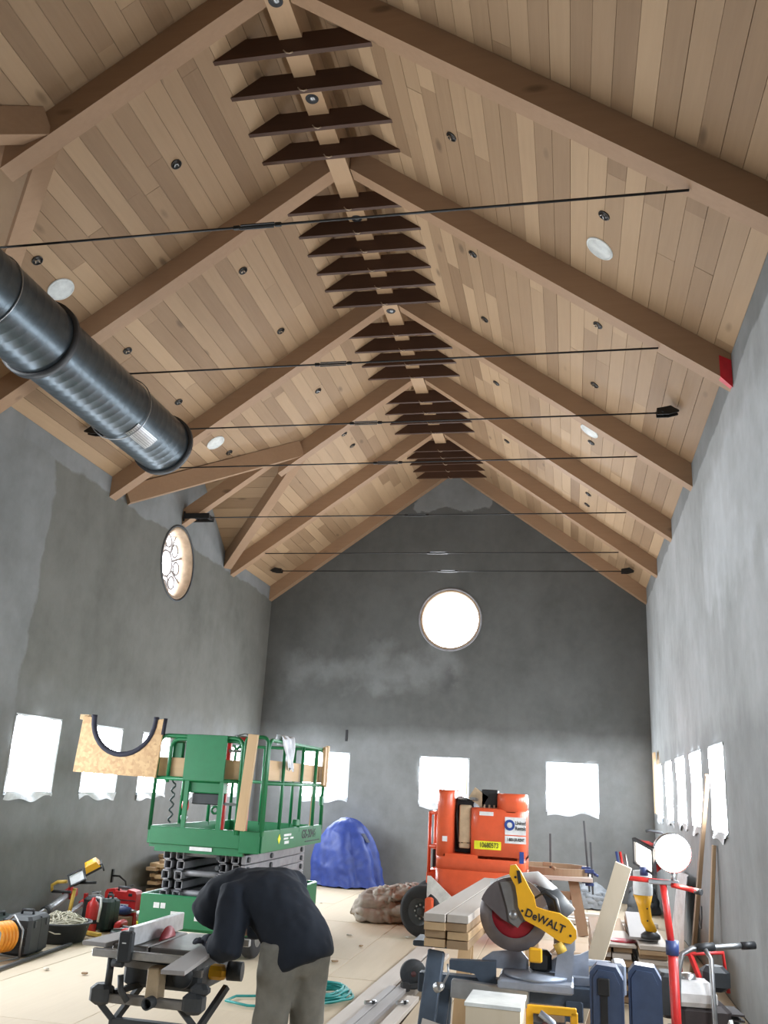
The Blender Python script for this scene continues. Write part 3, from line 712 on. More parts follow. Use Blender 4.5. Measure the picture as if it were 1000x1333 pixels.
hoop_y(-hx, -hy, hy, 1.15, zt_); rail([(-hx, -hy, zm_), (-hx, hy, zm_)], 'mid_rail')
for y in (-0.4, 0.4): rail([(-hx, y, 1.15), (-hx, y, zt_-0.01)], 'rail_post')
hoop(-hx, hx, hy, 1.15, zt_); rail([(-hx, hy, zm_), (hx, hy, zm_)], 'mid_rail')
for x in (-0.2, 0.2): rail([(x, hy, 1.15), (x, hy, zt_-0.01)], 'rail_post')
MB().box((hx, hy-0.05, 1.48), (0.05, 0.05, 0.12), bev=0.01).build('latch', 'lift_green', L)
MB().box((hx, 0.05, 1.25), (0.06, 0.12, 0.07), bev=0.01).build('latch', 'lift_green', L)
MB().box((-0.06, -hy-0.03, 1.88), (0.45, 0.02, 0.46), bev=0.004).build('front_panel', 'lift_green', L)
MB().box((-0.06, -hy+0.09, 1.585), (0.40, 0.14, 0.11), bev=0.01).build('control_tray', 'lift_green', L)
MB().box((-0.04, -hy+0.09, 1.475), (0.30, 0.12, 0.11), bev=0.01).build('manual_box', 'case_black', L)
b = MB().box((-0.42, -hy+0.12, 1.93), (0.14, 0.12, 0.22), bev=0.02).build('control_box', 'lift_green', L)
MB().box((-0.30, -hy+0.10, 1.95), (0.05, 0.06, 0.20), bev=0.02).build('joystick', 'ink', b)
MB().tube([(-0.46+0.02*math.sin(k*1.3), -hy+0.16+0.02*math.cos(k*1.3), 1.80-0.02*k) for k in range(30)], 0.010, 6).build('coiled_cable', 'case_green', L)
MB().tube([(-0.28, -hy+0.1, 1.58), (-0.28, -hy+0.1, 1.46)], 0.012, 6).build('lanyard', 'black_plastic', L)
MB().ball((-0.28, -hy+0.1, 1.40), (0.04, 0.03, 0.07)).build('lanyard_pack', 'red', L)
MB().tube(arc((-0.28, 1.28), 0.035, R(80), R(400), 12, 'XZ', -hy+0.1), 0.007, 6).build('carabiner', 'steel', L)
MB().tube(arc((-0.07, 1.36), 0.035, 0, 2*PI, 14, 'XZ', -hy+0.4), 0.014, 6).build('ring_bolt', 'lift_green', L)

# plywood cradle board with padded U cut-out
cx0, cx1, cz0, cz1 = -2.93, -1.955, 1.675, 2.255
ol = [(cx0, cz0), (cx1-0.02, cz0-0.02), (cx1, cz1), (-2.055, cz1)]
uc = (-2.415, 2.24); 
ua = [(uc[0]+0.36*math.cos(a), uc[1]+0.37*math.sin(a)) for a in [-PI*k/16 for k in range(17)]]
ol = [(cx0, cz0), (cx1-0.03, cz0-0.02), (cx1, cz1)]+ua+[(cx0+0.03, cz1)]
t = thing('cradle_board', 'chipboard panel with padded U-shaped cut-out fixed to the green lift', 'board', (0, 8.864, 0))
MB().prism(ol, -0.012, 0.012, 'XZ').build('panel', 'osb', t)
MB().tube([(p[0], 0, p[1]) for p in [(ua[0][0], 2.27)]+ua+[(ua[-1][0], 2.27)]], 0.030, 8).build('foam_edging', 'foam_black', t)
MB().tube([(cx1+0.005, 0, 2.26), (cx1-0.006, 0, 2.09)], 0.022, 8).build('foam_edging', 'foam_black', t)
MB().box((cx0+0.03, 0.03, 2.245), (0.10, 0.05, 0.05)).build('batten', 'pine', t)
tag(MB().box((-1.53, 8.965, 1.775), (0.98, 0.03, 0.19), bev=0.003).build('lumber_plank', 'pine'), 'pine plank lying behind the green panel of the scissor lift', 'plank')
tag(MB().box((-0.845, 10.1, 1.79), (0.035, 2.1, 0.20), bev=0.003).build('lumber_plank', 'pine_y'), 'long pine plank along the lettered side of the scissor lift', 'plank')
tag(MB().beam((-0.985, 8.80, 1.20), (-0.925, 8.78, 2.13), 0.10, 0.05, up=(0, 1, 0), bev=0.003).build('lumber_plank', 'pine_z'), 'upright knotty pine plank at the corner gate of the scissor lift', 'plank')
for k, (y, z0, z1, w) in enumerate(((10.98, 1.66, 2.12, 0.09), (11.10, 1.64, 2.14, 0.07))):
    tag(MB().box((-0.762, y, (z0+z1)/2), (0.035, w, z1-z0), bev=0.003).build('board_offcut', 'pine_z'), ['reddish board offcut hung outside the lift rail', 'pale board offcut at the far corner of lift rail'][k], 'board')
tag(MB().beam((-0.83, 10.80, 1.02), (-0.83, 10.86, 2.06), 0.05, 0.02, up=(0, 1, 0)).build('batten', 'pine_z'), 'thin upright batten inside the far end of lift platform', 'batten')
# crumpled white cloth over the top rail
t = MB()
def cl(u, v):
    a = (u-0.5)*0.42; dz = 0.05-abs(v-0.45)*0.62 if v > 0.45 else 0.05-abs(v-0.45)*0.16
    xo = 0.035+0.05*(v-0.45) if v > 0.45 else -0.035
    w = 0.55+0.75*(1-v)
    return (-0.80+xo+0.018*math.sin(17*u+9*v)+0.012*math.sin(31*u), 9.42+a*w+0.10*v, 2.10+dz+0.02*math.sin(13*u+5*v))
t.grid(cl, 24, 22)
tag(modifier_subsurf(t.build('cloth', 'cloth_white', fix=False), 1), 'crumpled white cloth hanging over the lift top rail', 'cloth')
# red fibreglass ladder standing in the platform
t = thing('stepladder', 'red fibreglass ladder standing inside the green lift platform', 'ladder', (-1.36, 9.55, 1.02), R(8))
for x in (-0.13, 0.13):
    r = MB().box((x, 0, 0.55), (0.075, 0.03, 1.10)).box((x+(0.035 if x < 0 else -0.035), 0.02, 0.55), (0.008, 0.06, 1.10)).build('rail', 'red', t)
    MB().box((x, -0.017, 0.47), (0.05, 0.003, 0.14)).build('decal', 'case_black' if x < 0 else 'label_white', r)
for k in range(4): MB().box((0, 0.01, 0.12+0.28*k), (0.22, 0.05, 0.03)).build('rung', 'steel', t)
MB().box((0, -0.01, 1.09), (0.36, 0.14, 0.05), bev=0.01).build('top_cap', 'red', t)
tag(MB().tube([(-1.25, 9.1, 2.12), (-1.15, 9.15, 2.15), (-1.05, 9.2, 2.12), (-1.0, 9.12, 2.115), (-1.12, 9.05, 2.115), (-1.22, 9.02, 2.115)], 0.008, 6).build('wire_bundle', 'steel'), 'loose grey wire bundle resting on the lift top rail', 'wire')

# ================================================================== lumber stack by the left wall
rg = random.Random(5)
ns_ = 0
for k in range(13):
    for j in range(3):
        x = -3.42+0.155*j+rg.uniform(-.008, .008); z = 0.024+k*0.047
        o = MB().box((x, 13.0+rg.uniform(-.22, .22), z), (0.135, 1.5, 0.045), rot=rg.uniform(-0.004, 0.004), bev=0.003).build('lumber_piece', 'pine_y' if (k+j) % 3 else 'cut_end')
        tag(o, 'rough lumber piece behind the green lift, %s layer up, %s row' % (ordinal(k+1), ('wall-side', 'middle', 'room-side')[j]), 'lumber', 'lumber stack behind the lift')

# ================================================================== blue tarpaulin over a machine
def tp(u, v):
    a = 2*PI*u
    h = 1.11*v
    w = (1-max(0, (v-0.30)/0.70)**2.0)**0.55 if v > 0.30 else 1.0
    w = max(w, 0.02)
    fold = 0.10*abs(math.sin(3.5*a+0.6+0.5*v))*(1-v)**0.5+0.05*math.sin(9*a+3*v)*(1-v)-0.05
    fl_ = 1.0+0.06*(1-v)
    rx, ry = (0.56*w)*fl_+fold*0.8*w, (0.42*w)*fl_+fold*0.9*w
    if v < 0.02: h = 0.006+0.012*abs(math.sin(9*a))
    h *= 1+0.06*math.sin(3*a+1)*v*(1-v)*3
    return (rx*math.cos(a)-0.06*v-0.05*math.sin(PI*v), ry*math.sin(a), h)
t = thing('covered_machine', 'bulky machine wrapped in a blue tarpaulin against the gable wall', 'tarpaulin', (-1.60, 16.08, 0.0))
crumple(MB().grid(tp, 110, 44, True, True).build('tarpaulin', 'tarp_blue', t), 0.030, 3.2, 0.8)
MB().grid(lambda u, v: (-0.50-0.22*u+0.03*math.sin(9*v), -0.36+0.34*v, 0.008+0.07*(1-u)*abs(math.sin(5*v+1))+0.02*math.sin(8*u)**2), 10, 12).build('tarpaulin_skirt', 'tarp_dark', t)
MB().grid(lambda u, v: (0.35-0.5*(0.2*v)+0.05*math.sin(PI*u), -0.20+0.16*u, 0.74+0.14*v), 6, 6).build('loose_flap', 'tarp_dark', t)

# ================================================================== orange mast lift
O = thing('mast_lift', 'orange mobile mast lift with rounded cowling and rental stickers', 'mast lift', (1.15, 11.62, 0))
def cowl(x0, x1, z0, z1, r, dome=0.05, y0=-0.34, y1=0.55, n=6):
    """upright cowling with rounded vertical corners and a softly domed top"""
    ol = []
    for (cx, cy, a0) in ((x1-r, y1-r, 0), (x0+r, y1-r, PI/2), (x0+r, y0+r, PI), (x1-r, y0+r, 1.5*PI)):
        for k in range(n+1): a = a0+PI/2*k/n; ol.append((cx+r*math.cos(a), cy+r*math.sin(a)))
    mb = MB(); N = len(ol); cxm, cym = (x0+x1)/2, (y0+y1)/2
    vs = []; lv = [(z0, 1.0), (z1-dome, 1.0), (z1-dome*0.35, 0.985), (z1-dome*0.08, 0.95), (z1, 0.88)]
    for z, k in lv: vs += [(cxm+(p[0]-cxm)*k, cym+(p[1]-cym)*k, z) for p in ol]
    fs = [(l*N+k, l*N+(k+1) % N, (l+1)*N+(k+1) % N, (l+1)*N+k) for l in range(len(lv)-1) for k in range(N)]
    fs += [tuple(range(N-1, -1, -1)), tuple((len(lv)-1)*N+k for k in range(N))]
    return mb.add(vs, fs, True)
cowl(-0.53, -0.32, 0.92, 1.69, 0.095).build('cowling', 'lift_orange', O)
cowl(-0.115, 0.55, 0.92, 1.50, 0.10, 0.03).build('cowling', 'lift_orange', O)
cowl(0.20, 0.548, 1.46, 1.68, 0.12).build('cowling', 'lift_orange', O)
cowl(-0.53, 0.55, 0.78, 0.96, 0.10, 0.008).build('cowling', 'lift_orange', O)
cowl(-0.535, 0.555, 0.24, 0.785, 0.105, 0.012).build('skirt', 'lift_orange', O)
MB().box((-0.22, 0.18, 1.28), (0.24, 0.60, 0.62)).build('inner_frame', 'ink', O)
MB().box((-0.19, -0.18, 1.30), (0.14, 0.16, 0.44), bev=0.012).build('mast_section', 'beige_metal', O)
MB().box((-0.19, -0.20, 1.05), (0.13, 0.12, 0.06), bev=0.01).build('mast_foot', 'beige_metal', O)
for x in (-0.22, -0.15): MB().cyl((x, -0.24, 1.08), (x, -0.24, 1.14), 0.018, n=10).build('hose_fitting', 'black_plastic', O)
MB().tube([(-0.29, -0.18, 1.6), (-0.295, -0.22, 1.4), (-0.28, -0.22, 1.2), (-0.25, -0.2, 1.0)], 0.014, 8).build('hydraulic_hose', 'black_plastic', O)
for x, rot in ((-0.25, 0.25), (-0.10, 0.25)): MB().beam((x, -0.25, 1.60), (x+0.14, 0.35, 1.53), 0.07, 0.03).build('mast_plate', 'steel', O)
MB().box((0.10, -0.05, 1.61), (0.20, 0.2, 0.21), bev=0.008).build('battery_box', 'black_plastic', O)
MB().box((0.215, -0.05, 1.59), (0.06, 0.16, 0.13), bev=0.006).build('battery_box', 'black_plastic', O)
MB().beam((-0.08, -0.1, 1.55), (0.0, -0.1, 1.68), 0.2, 0.10, up=(0, 1, 0)).build('bracket', 'beige_metal', O)
for x in (0.04, 0.10, 0.16): MB().box((x, -0.17, 1.515), (0.02, 0.02, 0.04)).build('terminal', 'beige_metal', O)
# stickers, all on the face towards the hall
def sticker(c, w, h, mat, name='sticker', y=-0.343): return MB().box((c[0], y, c[1]), (w, 0.004, h)).build(name, mat, O)
s1 = sticker((0.43, 1.31), 0.25, 0.20, 'label_white'); s2 = sticker((0.43, 1.155), 0.25, 0.085, 'label_white')
MB().lathe([(0.032, -0.003), (0.062, -0.003)], (0.36, -0.347, 1.32), 'Y', 24).build('emblem', 'label_blue', s1)
MB().lathe([(0.0, -0.003), (0.030, -0.003)], (0.368, -0.347, 1.32), 'Y', 24).build('emblem_centre', 'white_paint', s1)
text_part('lettering', 'United', 0.062, 'ink', s1, (0.49, -0.347, 1.345), FRONT, bold=0.001, sx=0.75)
text_part('lettering', 'Rentals', 0.062, 'ink', s1, (0.49, -0.347, 1.285), FRONT, bold=0.001, sx=0.70)
text_part('lettering', '1-800-UR-RENT', 0.05, 'ink', s2, (0.432, -0.347, 1.155), FRONT, bold=0.001, sx=0.62)
s3 = sticker((0.10, 1.075), 0.32, 0.095, 'label_yellow')
text_part('lettering', '10680573', 0.08, 'ink', s3, (0.115, -0.347, 1.075), FRONT, bold=0.0008, sx=0.72)
sticker((0.08, 1.435), 0.17, 0.045, 'label_white'); sticker((-0.42, 1.12), 0.06, 0.06, 'label_white'); sticker((0.505, 0.96), 0.05, 0.13, 'label_blue')
s4 = sticker((-0.10, 0.50), 0.20, 0.06, 'label_white'); text_part('lettering', 'United', 0.06, 'ink', s4, (-0.11, -0.347, 0.50), FRONT, bold=0.001, sx=0.9)
MB().box((0.54, -0.15, 0.76), (0.02, 0.12, 0.12)).build('latch_recess', 'maroon', O)
MB().box((-0.515, -0.20, 0.80), (0.04, 0.1, 0.22)).build('latch_recess', 'maroon', O)
# wheels
for sx in (-1, 1):
    for y in (-0.30, 0.55):
        x = -0.66 if sx < 0 else 0.60
        if sx > 0 and y < 0: continue
        w = MB().lathe([(0.15, -0.10), (0.22, -0.115), (0.27, -0.10), (0.29, -0.05), (0.29, 0.05), (0.27, 0.10), (0.22, 0.115), (0.15, 0.10)], (0, 0, 0), 'Y' if sx < 0 else 'X', 32).build('wheel', 'rubber', O)
        w.location = (x, y, 0.29); w.rotation_euler = (0, 0, R(-25) if sx < 0 else 0)
        ax = 'Y' if sx < 0 else 'X'
        MB().lathe([(0.0, -0.07), (0.04, -0.085), (0.05, -0.06), (0.10, -0.05), (0.145, -0.09), (0.165, -0.10)], (0, 0, 0), ax, 28).build('rim', 'dark_grey', w)
        for k in range(8):
            a = 2*PI*k/8; q = (0.075*math.cos(a), -0.065, 0.075*math.sin(a)) if sx < 0 else (-0.065, 0.075*math.cos(a), 0.075*math.sin(a))
            MB().ball(q, 0.014, 8, 5).build('wheel_nut', 'bright_steel', w)
MB().prism([(-0.60, 0.70), (-0.56, 0.70), (-0.20, 0.40), (-0.20, 0.20), (-0.50, 0.14), (-0.60, 0.30)], -0.46, -0.44, 'XZ').build('mud_plate', 'white_paint', O)
MB().box((-0.56, -0.50, 0.30), (0.10, 0.08, 0.34), bev=0.02).build('steering_lug', 'lift_orange', O)
# basket on the far side
bx0, bx1, by = -0.72, -0.50, 0.42
for y in (by, by+0.5):
    for x in (bx0, bx1): MB().tube([(x, y, 0.62), (x, y, 1.40 if x == bx0 else 1.60)], 0.022, 8).build('basket_post', 'lift_orange', O)
    MB().tube([(bx0, y, 1.39), (bx1, y, 1.39)], 0.022, 8).build('basket_rail', 'lift_orange', O)
    MB().tube([(bx0, y, 0.98), (bx1+0.1, y, 0.98)], 0.026, 8).build('basket_rail', 'lift_orange', O)
MB().tube([(bx0, by, 1.39), (bx0, by+0.5, 1.39)], 0.022, 8).build('basket_rail', 'lift_orange', O)
MB().tube([(bx1, by, 1.60), (bx1+0.2, by, 1.60)], 0.02, 8).build('basket_rail', 'lift_orange', O)
MB().box(((bx0+bx1)/2+0.05, by+0.25, 0.60), (0.38, 0.56, 0.20), bev=0.04).build('basket_tray', 'lift_orange', O)
MB().prism([(bx1, 0.96), (bx1+0.18, 0.86), (bx1+0.18, 0.74), (bx1, 0.80)], by, by+0.02, 'XZ').build('gusset', 'lift_orange', O)
MB().box((bx0+0.07, by-0.02, 0.84), (0.04, 0.04, 0.22), bev=0.01).build('gas_strut', 'ink', O)
MB().box((bx1+0.08, by, 1.28), (0.10, 0.10, 0.26), bev=0.02).build('control_pod', 'dark_grey', O)

# bundled dust sheets beside the wheel
t = thing('dust_sheet_bundle', 'rolled canvas dust sheets heaped beside the orange lift wheel', 'dust sheet', (-0.10, 12.40, 0), R(10))
def roll(c0, c1, r, seed, mat, fl_=0.75):
    rr = random.Random(seed); ph = [rr.uniform(0, 6) for _ in range(5)]
    def fn(u, v):
        p = Vector(c0).lerp(Vector(c1), v); a = 2*PI*u
        k = r*(1+0.16*math.sin(3*a+5*v+ph[0])+0.10*math.sin(5*a-9*v+ph[1])+0.06*math.sin(9*a+ph[2]))*(0.15+0.85*min(1, 9*v, 9*(1-v)))
        return (p.x+0.4*k*math.cos(a)*0.4+k*0.25*math.sin(3*v), p.y+k*math.cos(a), max(0.004, p.z+k*fl_*math.sin(a)))
    return crumple(MB().grid(fn, 48, 44, True, True).build('folded_sheet', mat, t), 0.045, 7.0, 0.85)
roll((-0.50, -0.10, 0.13), (0.45, 0.05, 0.17), 0.20, 1, 'cloth_canvas'); roll((-0.42, 0.05, 0.24), (0.40, 0.2, 0.33), 0.15, 2, 'cloth_brown'); roll((-0.25, -0.12, 0.30), (0.30, -0.05, 0.38), 0.11, 3, 'cloth_canvas')

# ================================================================== clutter along the cross-gable wall
def handle_case(name, label, loc, rz, w, d, h, mat, hmat, cat='tool case', bev=0.03):
    t = thing(name, label, cat, loc, rz)
    MB().box((0, 0, h/2), (w, d, h), bev=bev).build('shell', mat, t)
    MB().box((0, 0, h*0.5), (w+0.006, 0.012, h*0.94), bev=0.004).build('seam', mat, t)
    MB().tube([(-w*0.2, 0, h-0.01), (-w*0.18, 0, h+0.035), (w*0.18, 0, h+0.035), (w*0.2, 0, h-0.01)], 0.014, 8).build('handle', hmat, t)
    return t
t = handle_case('hard_case', 'big charcoal hard case standing at the wall beside rope tub', (-2.93, 8.42, 0), R(6), 0.30, 0.42, 0.34, 'case_black', 'black_plastic')
for y in (-0.12, 0.12): MB().box((0.153, y, 0.27), (0.012, 0.04, 0.06), bev=0.003).build('latch', 'dark_grey', t)
for z in (0.08, 0.16, 0.24): MB().box((0.0, -0.212, z), (0.24, 0.008, 0.02)).build('rib', 'case_black', t)
# orange cord reel in a wire frame
t = thing('cord_reel', 'orange extension cord wound on a reel beside the charcoal case', 'cord reel', (-2.93, 8.02, 0), R(-15))
for k in range(5): MB().lathe([(0.075, 0), (0.12, 0.012), (0.135, 0.03), (0.12, 0.048), (0.075, 0.05)], (0, -0.10+0.04*k, 0.19), 'Y', 24).build('cord_turn', 'orange_reel', t)
for y in (-0.13, 0.13):
    MB().tube([(-0.14, y, 0.015), (-0.14, y, 0.25), (0, y, 0.36), (0.14, y, 0.25), (0.14, y, 0.015)], 0.010, 6).build('frame', 'steel', t)
MB().tube([(-0.14, -0.13, 0.015), (-0.14, 0.13, 0.015), (0.14, 0.13, 0.015), (0.14, -0.13, 0.015), (-0.14, -0.13, 0.015)], 0.010, 6).build('foot', 'steel', t)
MB().cyl((0, -0.14, 0.19), (0, 0.14, 0.19), 0.07).build('drum', 'white_paint', t)
handle_case('tool_box', 'low dark green tool box against the wall behind charcoal case', (-3.38, 8.62, 0), R(85), 0.5, 0.22, 0.26, 'case_green', 'dark_grey', bev=0.02)
# tub with rope
t = thing('rubber_tub', 'shallow black rubber tub holding a tangle of rope', 'tub', (-2.96, 9.15, 0))
MB().lathe([(0.0, 0.004), (0.23, 0.004), (0.275, 0.17), (0.295, 0.175), (0.295, 0.19), (0.262, 0.188), (0.22, 0.02), (0.0, 0.02)], n=36).build('shell', 'case_black', t)
rr = random.Random(11); pts = []
a = 0.0
for k in range(420):
    a += rr.uniform(0.25, 0.75)
    q = 0.05+0.19*abs(math.sin(k*0.37)); pts.append((q*math.cos(a)+0.03*math.sin(k*1.1), q*math.sin(a)+0.03*math.cos(k*0.9), 0.13+0.13*(1-q/0.26)+0.05*math.sin(k*0.71)))
tag(MB().tube([(-2.96+p[0], 9.15+p[1], p[2]) for p in pts], 0.0065, 5).build('rope', 'rope'), 'tangled off-white rope heaped in the black tub', 'rope')
# prop jacks lying along the wall
for k, (p0, p1, lab) in enumerate((((-3.44, 9.25, 0.10), (-3.46, 10.15, 0.34), 'thicker grey steel prop with red ends leaning along the wall'), ((-3.29, 9.42, 0.06), (-3.31, 10.25, 0.24), 'thinner grey steel prop with red ends lying before the other'))):
    t = thing('steel_prop', lab, 'prop', (0, 0, 0)); r = 0.040-0.010*k
    P0, P1 = Vector(p0), Vector(p1); d = (P1-P0).normalized()
    MB().cyl(P0+d*0.1, P1-d*0.1, r).build('outer_tube', 'steel', t); MB().cyl(P0, P0+d*0.4, r*0.8).build('inner_tube', 'steel', t)
    MB().cyl(P0+d*0.34, P0+d*0.42, r*1.3).build('collar', 'dark_grey', t)
    for q in (P0+d*0.04, P1-d*0.06):
        MB().beam(q-d*0.07, q+d*0.07, r*3.2, r*2.2, bev=0.01).build('end_fitting', 'red', t)
        MB().beam(q+Vector((0, 0, -0.03)), q+Vector((0, 0, 0.10)), 0.05, 0.03).build('fork', 'red', t)
# yellow twin work light (off)
t = thing('twin_work_light', 'yellow twin-head work light switched off beside dark cases', 'work light', (-3.22, 9.72, 0), R(6))
MB().tube([(-0.03, 0, 0.01), (0.0, 0, 0.22), (0.02, 0, 0.43)], 0.022, 8).build('post', 'yellow_pale', t)
MB().tube([(-0.24, 0, 0.385), (-0.25, 0, 0.45), (-0.19, 0, 0.485), (-0.08, 0, 0.495)], 0.018, 8).build('handle', 'yellow_pale', t)
MB().cyl((-0.24, 0, 0.385), (-0.02, 0, 0.39), 0.016).build('grip', 'black_plastic', t)
for a in (0.4, 2.5, 4.6): MB().beam((-0.03, 0, 0.03), (-0.03+0.22*math.cos(a), 0.22*math.sin(a), 0.012), 0.03, 0.02).build('foot', 'yellow_pale', t)
def lamp_head(c, rx, ry, rz, lens, back, parent, s=1.0):
    M = Matrix.Translation(c) @ Matrix.Rotation(rz, 4, 'Z') @ Matrix.Rotation(ry, 4, 'Y') @ Matrix.Rotation(rx, 4, 'X')
    w, h = 0.085*s, 0.065*s
    def fr(k, y): return [(-w*k, y, -h*k), (w*k, y, -h*k), (w*k, y, h*k), (-w*k, y, h*k)]
    o = MB().add(fr(1, 0)+fr(0.75, 0.075*s)+fr(0.4, 0.09*s), [(0, 1, 5, 4), (1, 2, 6, 5), (2, 3, 7, 6), (3, 0, 4, 7), (4, 5, 9, 8), (5, 6, 10, 9), (6, 7, 11, 10), (7, 4, 8, 11), (8, 9, 10, 11)], False, M).build('lamp_housing', back, parent)
    b = MB()
    for c2, d2 in (((0, -0.006, h), (2*w+0.02, 0.022, 0.014)), ((0, -0.006, -h), (2*w+0.02, 0.022, 0.014)), ((w, -0.006, 0), (0.014, 0.022, 2*h)), ((-w, -0.006, 0), (0.014, 0.022, 2*h))): b.box(c2, d2, M=M)
    b.build('bezel', 'black_plastic', o)
    MB().add(fr(0.96, -0.002), [(0, 1, 2, 3)], False, M).build('lens', lens, o)
    return o, M
lamp_head((0.04, -0.03, 0.545), R(-25), R(-28), R(10), 'frost', 'black_plastic', t)
lamp_head((0.19, 0.02, 0.655), R(120), R(-30), R(15), 'frost', 'yellow', t)
MB().cyl((0.07, 0, 0.49), (0.26, 0, 0.505), 0.014).build('arm', 'black_plastic', t)
MB().tube([(0.24, 0, 0.68), (0.30, 0, 0.70), (0.33, 0, 0.63)], 0.010, 6).build('lamp_handle', 'black_plastic', t)
# dark cases, extinguisher, red case
handle_case('fuel_can', 'dark upright jerry can behind the fire extinguisher', (-3.08, 9.98, 0), R(4), 0.17, 0.24, 0.34, 'case_black', 'dark_grey', 'jerry can')
handle_case('fuel_can', 'dark green jerry can beside the red tool case', (-2.87, 9.95, 0), R(-6), 0.15, 0.24, 0.33, 'case_green', 'dark_grey', 'jerry can')
t = thing('fire_extinguisher', 'red fire extinguisher standing before the dark jerry can', 'extinguisher', (-2.93, 9.68, 0))
MB().lathe([(0.0, 0.0), (0.062, 0.0), (0.066, 0.02), (0.066, 0.27), (0.055, 0.31), (0.024, 0.335), (0.02, 0.36), (0.0, 0.36)], n=24).build('cylinder', 'red', t)
MB().lathe([(0.0665, 0.10), (0.0675, 0.11), (0.0675, 0.13), (0.0665, 0.14)], n=24).build('band', 'ink', t)
MB().box((0.02, 0, 0.385), (0.10, 0.02, 0.018)).box((0.02, 0, 0.415), (0.10, 0.02, 0.014), rot=Matrix.Rotation(R(-12), 3, 'Y')).build('lever', 'steel', t)
MB().tube([(0.03, 0, 0.37), (0.09, -0.01, 0.36), (0.10, -0.01, 0.28), (0.085, -0.01, 0.12)], 0.013, 8).build('hose', 'label_white', t)
t = thing('red_tool_case', 'large red power tool case with grey handle and blue-white print', 'tool case', (-2.98, 10.48, 0), R(-4))
MB().prism([(-0.21, 0), (0.21, 0), (0.21, 0.33), (0.19, 0.36), (0.09, 0.375), (0.07, 0.345), (-0.07, 0.345), (-0.09, 0.375), (-0.19, 0.36), (-0.21, 0.33)], -0.07, 0.07, 'XZ').build('shell', 'red', t)
MB().tube([(-0.075, 0, 0.345), (-0.07, 0, 0.385), (0.07, 0, 0.385), (0.075, 0, 0.345)], 0.016, 8).build('handle', 'dark_grey', t)
for x in (-0.13, 0.13): MB().box((x, -0.072, 0.32), (0.05, 0.012, 0.03), bev=0.003).build('latch', 'ink', t)
MB().box((0, -0.073, 0.26), (0.40, 0.006, 0.01)).build('seam', 'maroon', t)
MB().box((-0.01, -0.073, 0.19), (0.26, 0.006, 0.055)).build('print_panel', 'label_white', t)
for x in (-0.08, -0.03, 0.04, 0.08): MB().box((x, -0.077, 0.19), (0.03, 0.003, 0.03)).build('print_mark', 'label_blue', t)
# bucket and small bits
t = thing('plaster_bucket', 'white plastic bucket with a yellow band among the tools', 'bucket', (-2.50, 10.12, 0))
MB().lathe([(0.0, 0.0), (0.082, 0.0), (0.098, 0.17), (0.106, 0.17), (0.106, 0.20), (0.0, 0.205)], n=28).build('shell', 'white_paint', t)
MB().lathe([(0.0835, 0.01), (0.094, 0.09), (0.095, 0.10), (0.0915, 0.10)], n=28).build('band', 'label_yellow', t)
MB().tube(arc((0, 0.16), 0.104, R(180), R(360), 14, 'XZ', -0.02), 0.004, 5).build('bail', 'steel', t)
t = thing('carton', 'small white and red carton standing behind the bucket', 'carton', (-2.55, 10.42, 0), R(20))
MB().box((0, 0, 0.11), (0.17, 0.12, 0.22)).build('body', 'card', t)
MB().prism([(-0.085, 0.22), (0.085, 0.22), (0.0, 0.32)], -0.06, 0.06, 'XZ').build('gable_top', 'paper', t)
MB().prism([(-0.06, 0.225), (0.06, 0.225), (0.0, 0.29)], -0.064, -0.061, 'XZ').build('print_mark', 'red', t)
tag(MB().beam((-3.12, 9.66, 0.02), (-2.72, 9.52, 0.02), 0.06, 0.035, bev=0.004).build('level', 'yellow_pale'), 'yellow spirit level lying on the floor by the extinguisher', 'level')
def power_tool(name, label, loc, rz, mat, mat2, s=1.0):
    t = thing(name, label, 'power tool', loc, rz)
    MB().tube([(-0.15*s, 0, 0.055*s), (-0.10*s, 0, 0.055*s), (0.04*s, 0, 0.055*s), (0.10*s, 0, 0.055*s)], [0.03*s, 0.045*s, 0.045*s, 0.03*s], 12).build('motor_body', mat, t)
    MB().cyl((0.10*s, 0, 0.055*s), (0.16*s, 0, 0.055*s), 0.02*s, 0.012*s).build('chuck', 'steel', t)
    MB().beam((-0.08*s, 0, 0.05*s), (-0.11*s, -0.13*s, 0.035*s), 0.04*s, 0.035*s, bev=0.008).build('handle', mat2, t)
    MB().box((-0.115*s, -0.16*s, 0.035*s), (0.07*s, 0.06*s, 0.06*s), bev=0.008).build('battery', 'black_plastic', t)
    return t
power_tool('drill', 'red cordless drill lying in front of the red case', (-2.72, 10.0, 0.0), R(100), 'red', 'black_plastic', 1.15)
power_tool('grinder', 'small red grinder on the floor near the bucket', (-2.42, 9.62, 0.0), R(-30), 'red', 'maroon', 0.9)
power_tool('nail_gun', 'blue and grey nail gun leaning at the red case', (-2.90, 10.32, 0.10), R(5), 'clamp_blue', 'steel', 1.1)
tag(MB().box((-2.93, 10.32, 0.05), (0.3, 0.12, 0.10), bev=0.004).build('cardboard_box', 'card'), 'small brown box under the blue nail gun', 'box')
t = thing('trowel_tray', 'dark green plastic tray of trowels on the floor', 'tray', (-2.62, 9.80, 0), R(25))
MB().box((0, 0, 0.02), (0.22, 0.12, 0.04), bev=0.008).build('tray', 'case_green', t); MB().beam((-0.08, 0, 0.05), (0.14, 0.03, 0.05), 0.05, 0.012).build('trowel', 'steel', t)
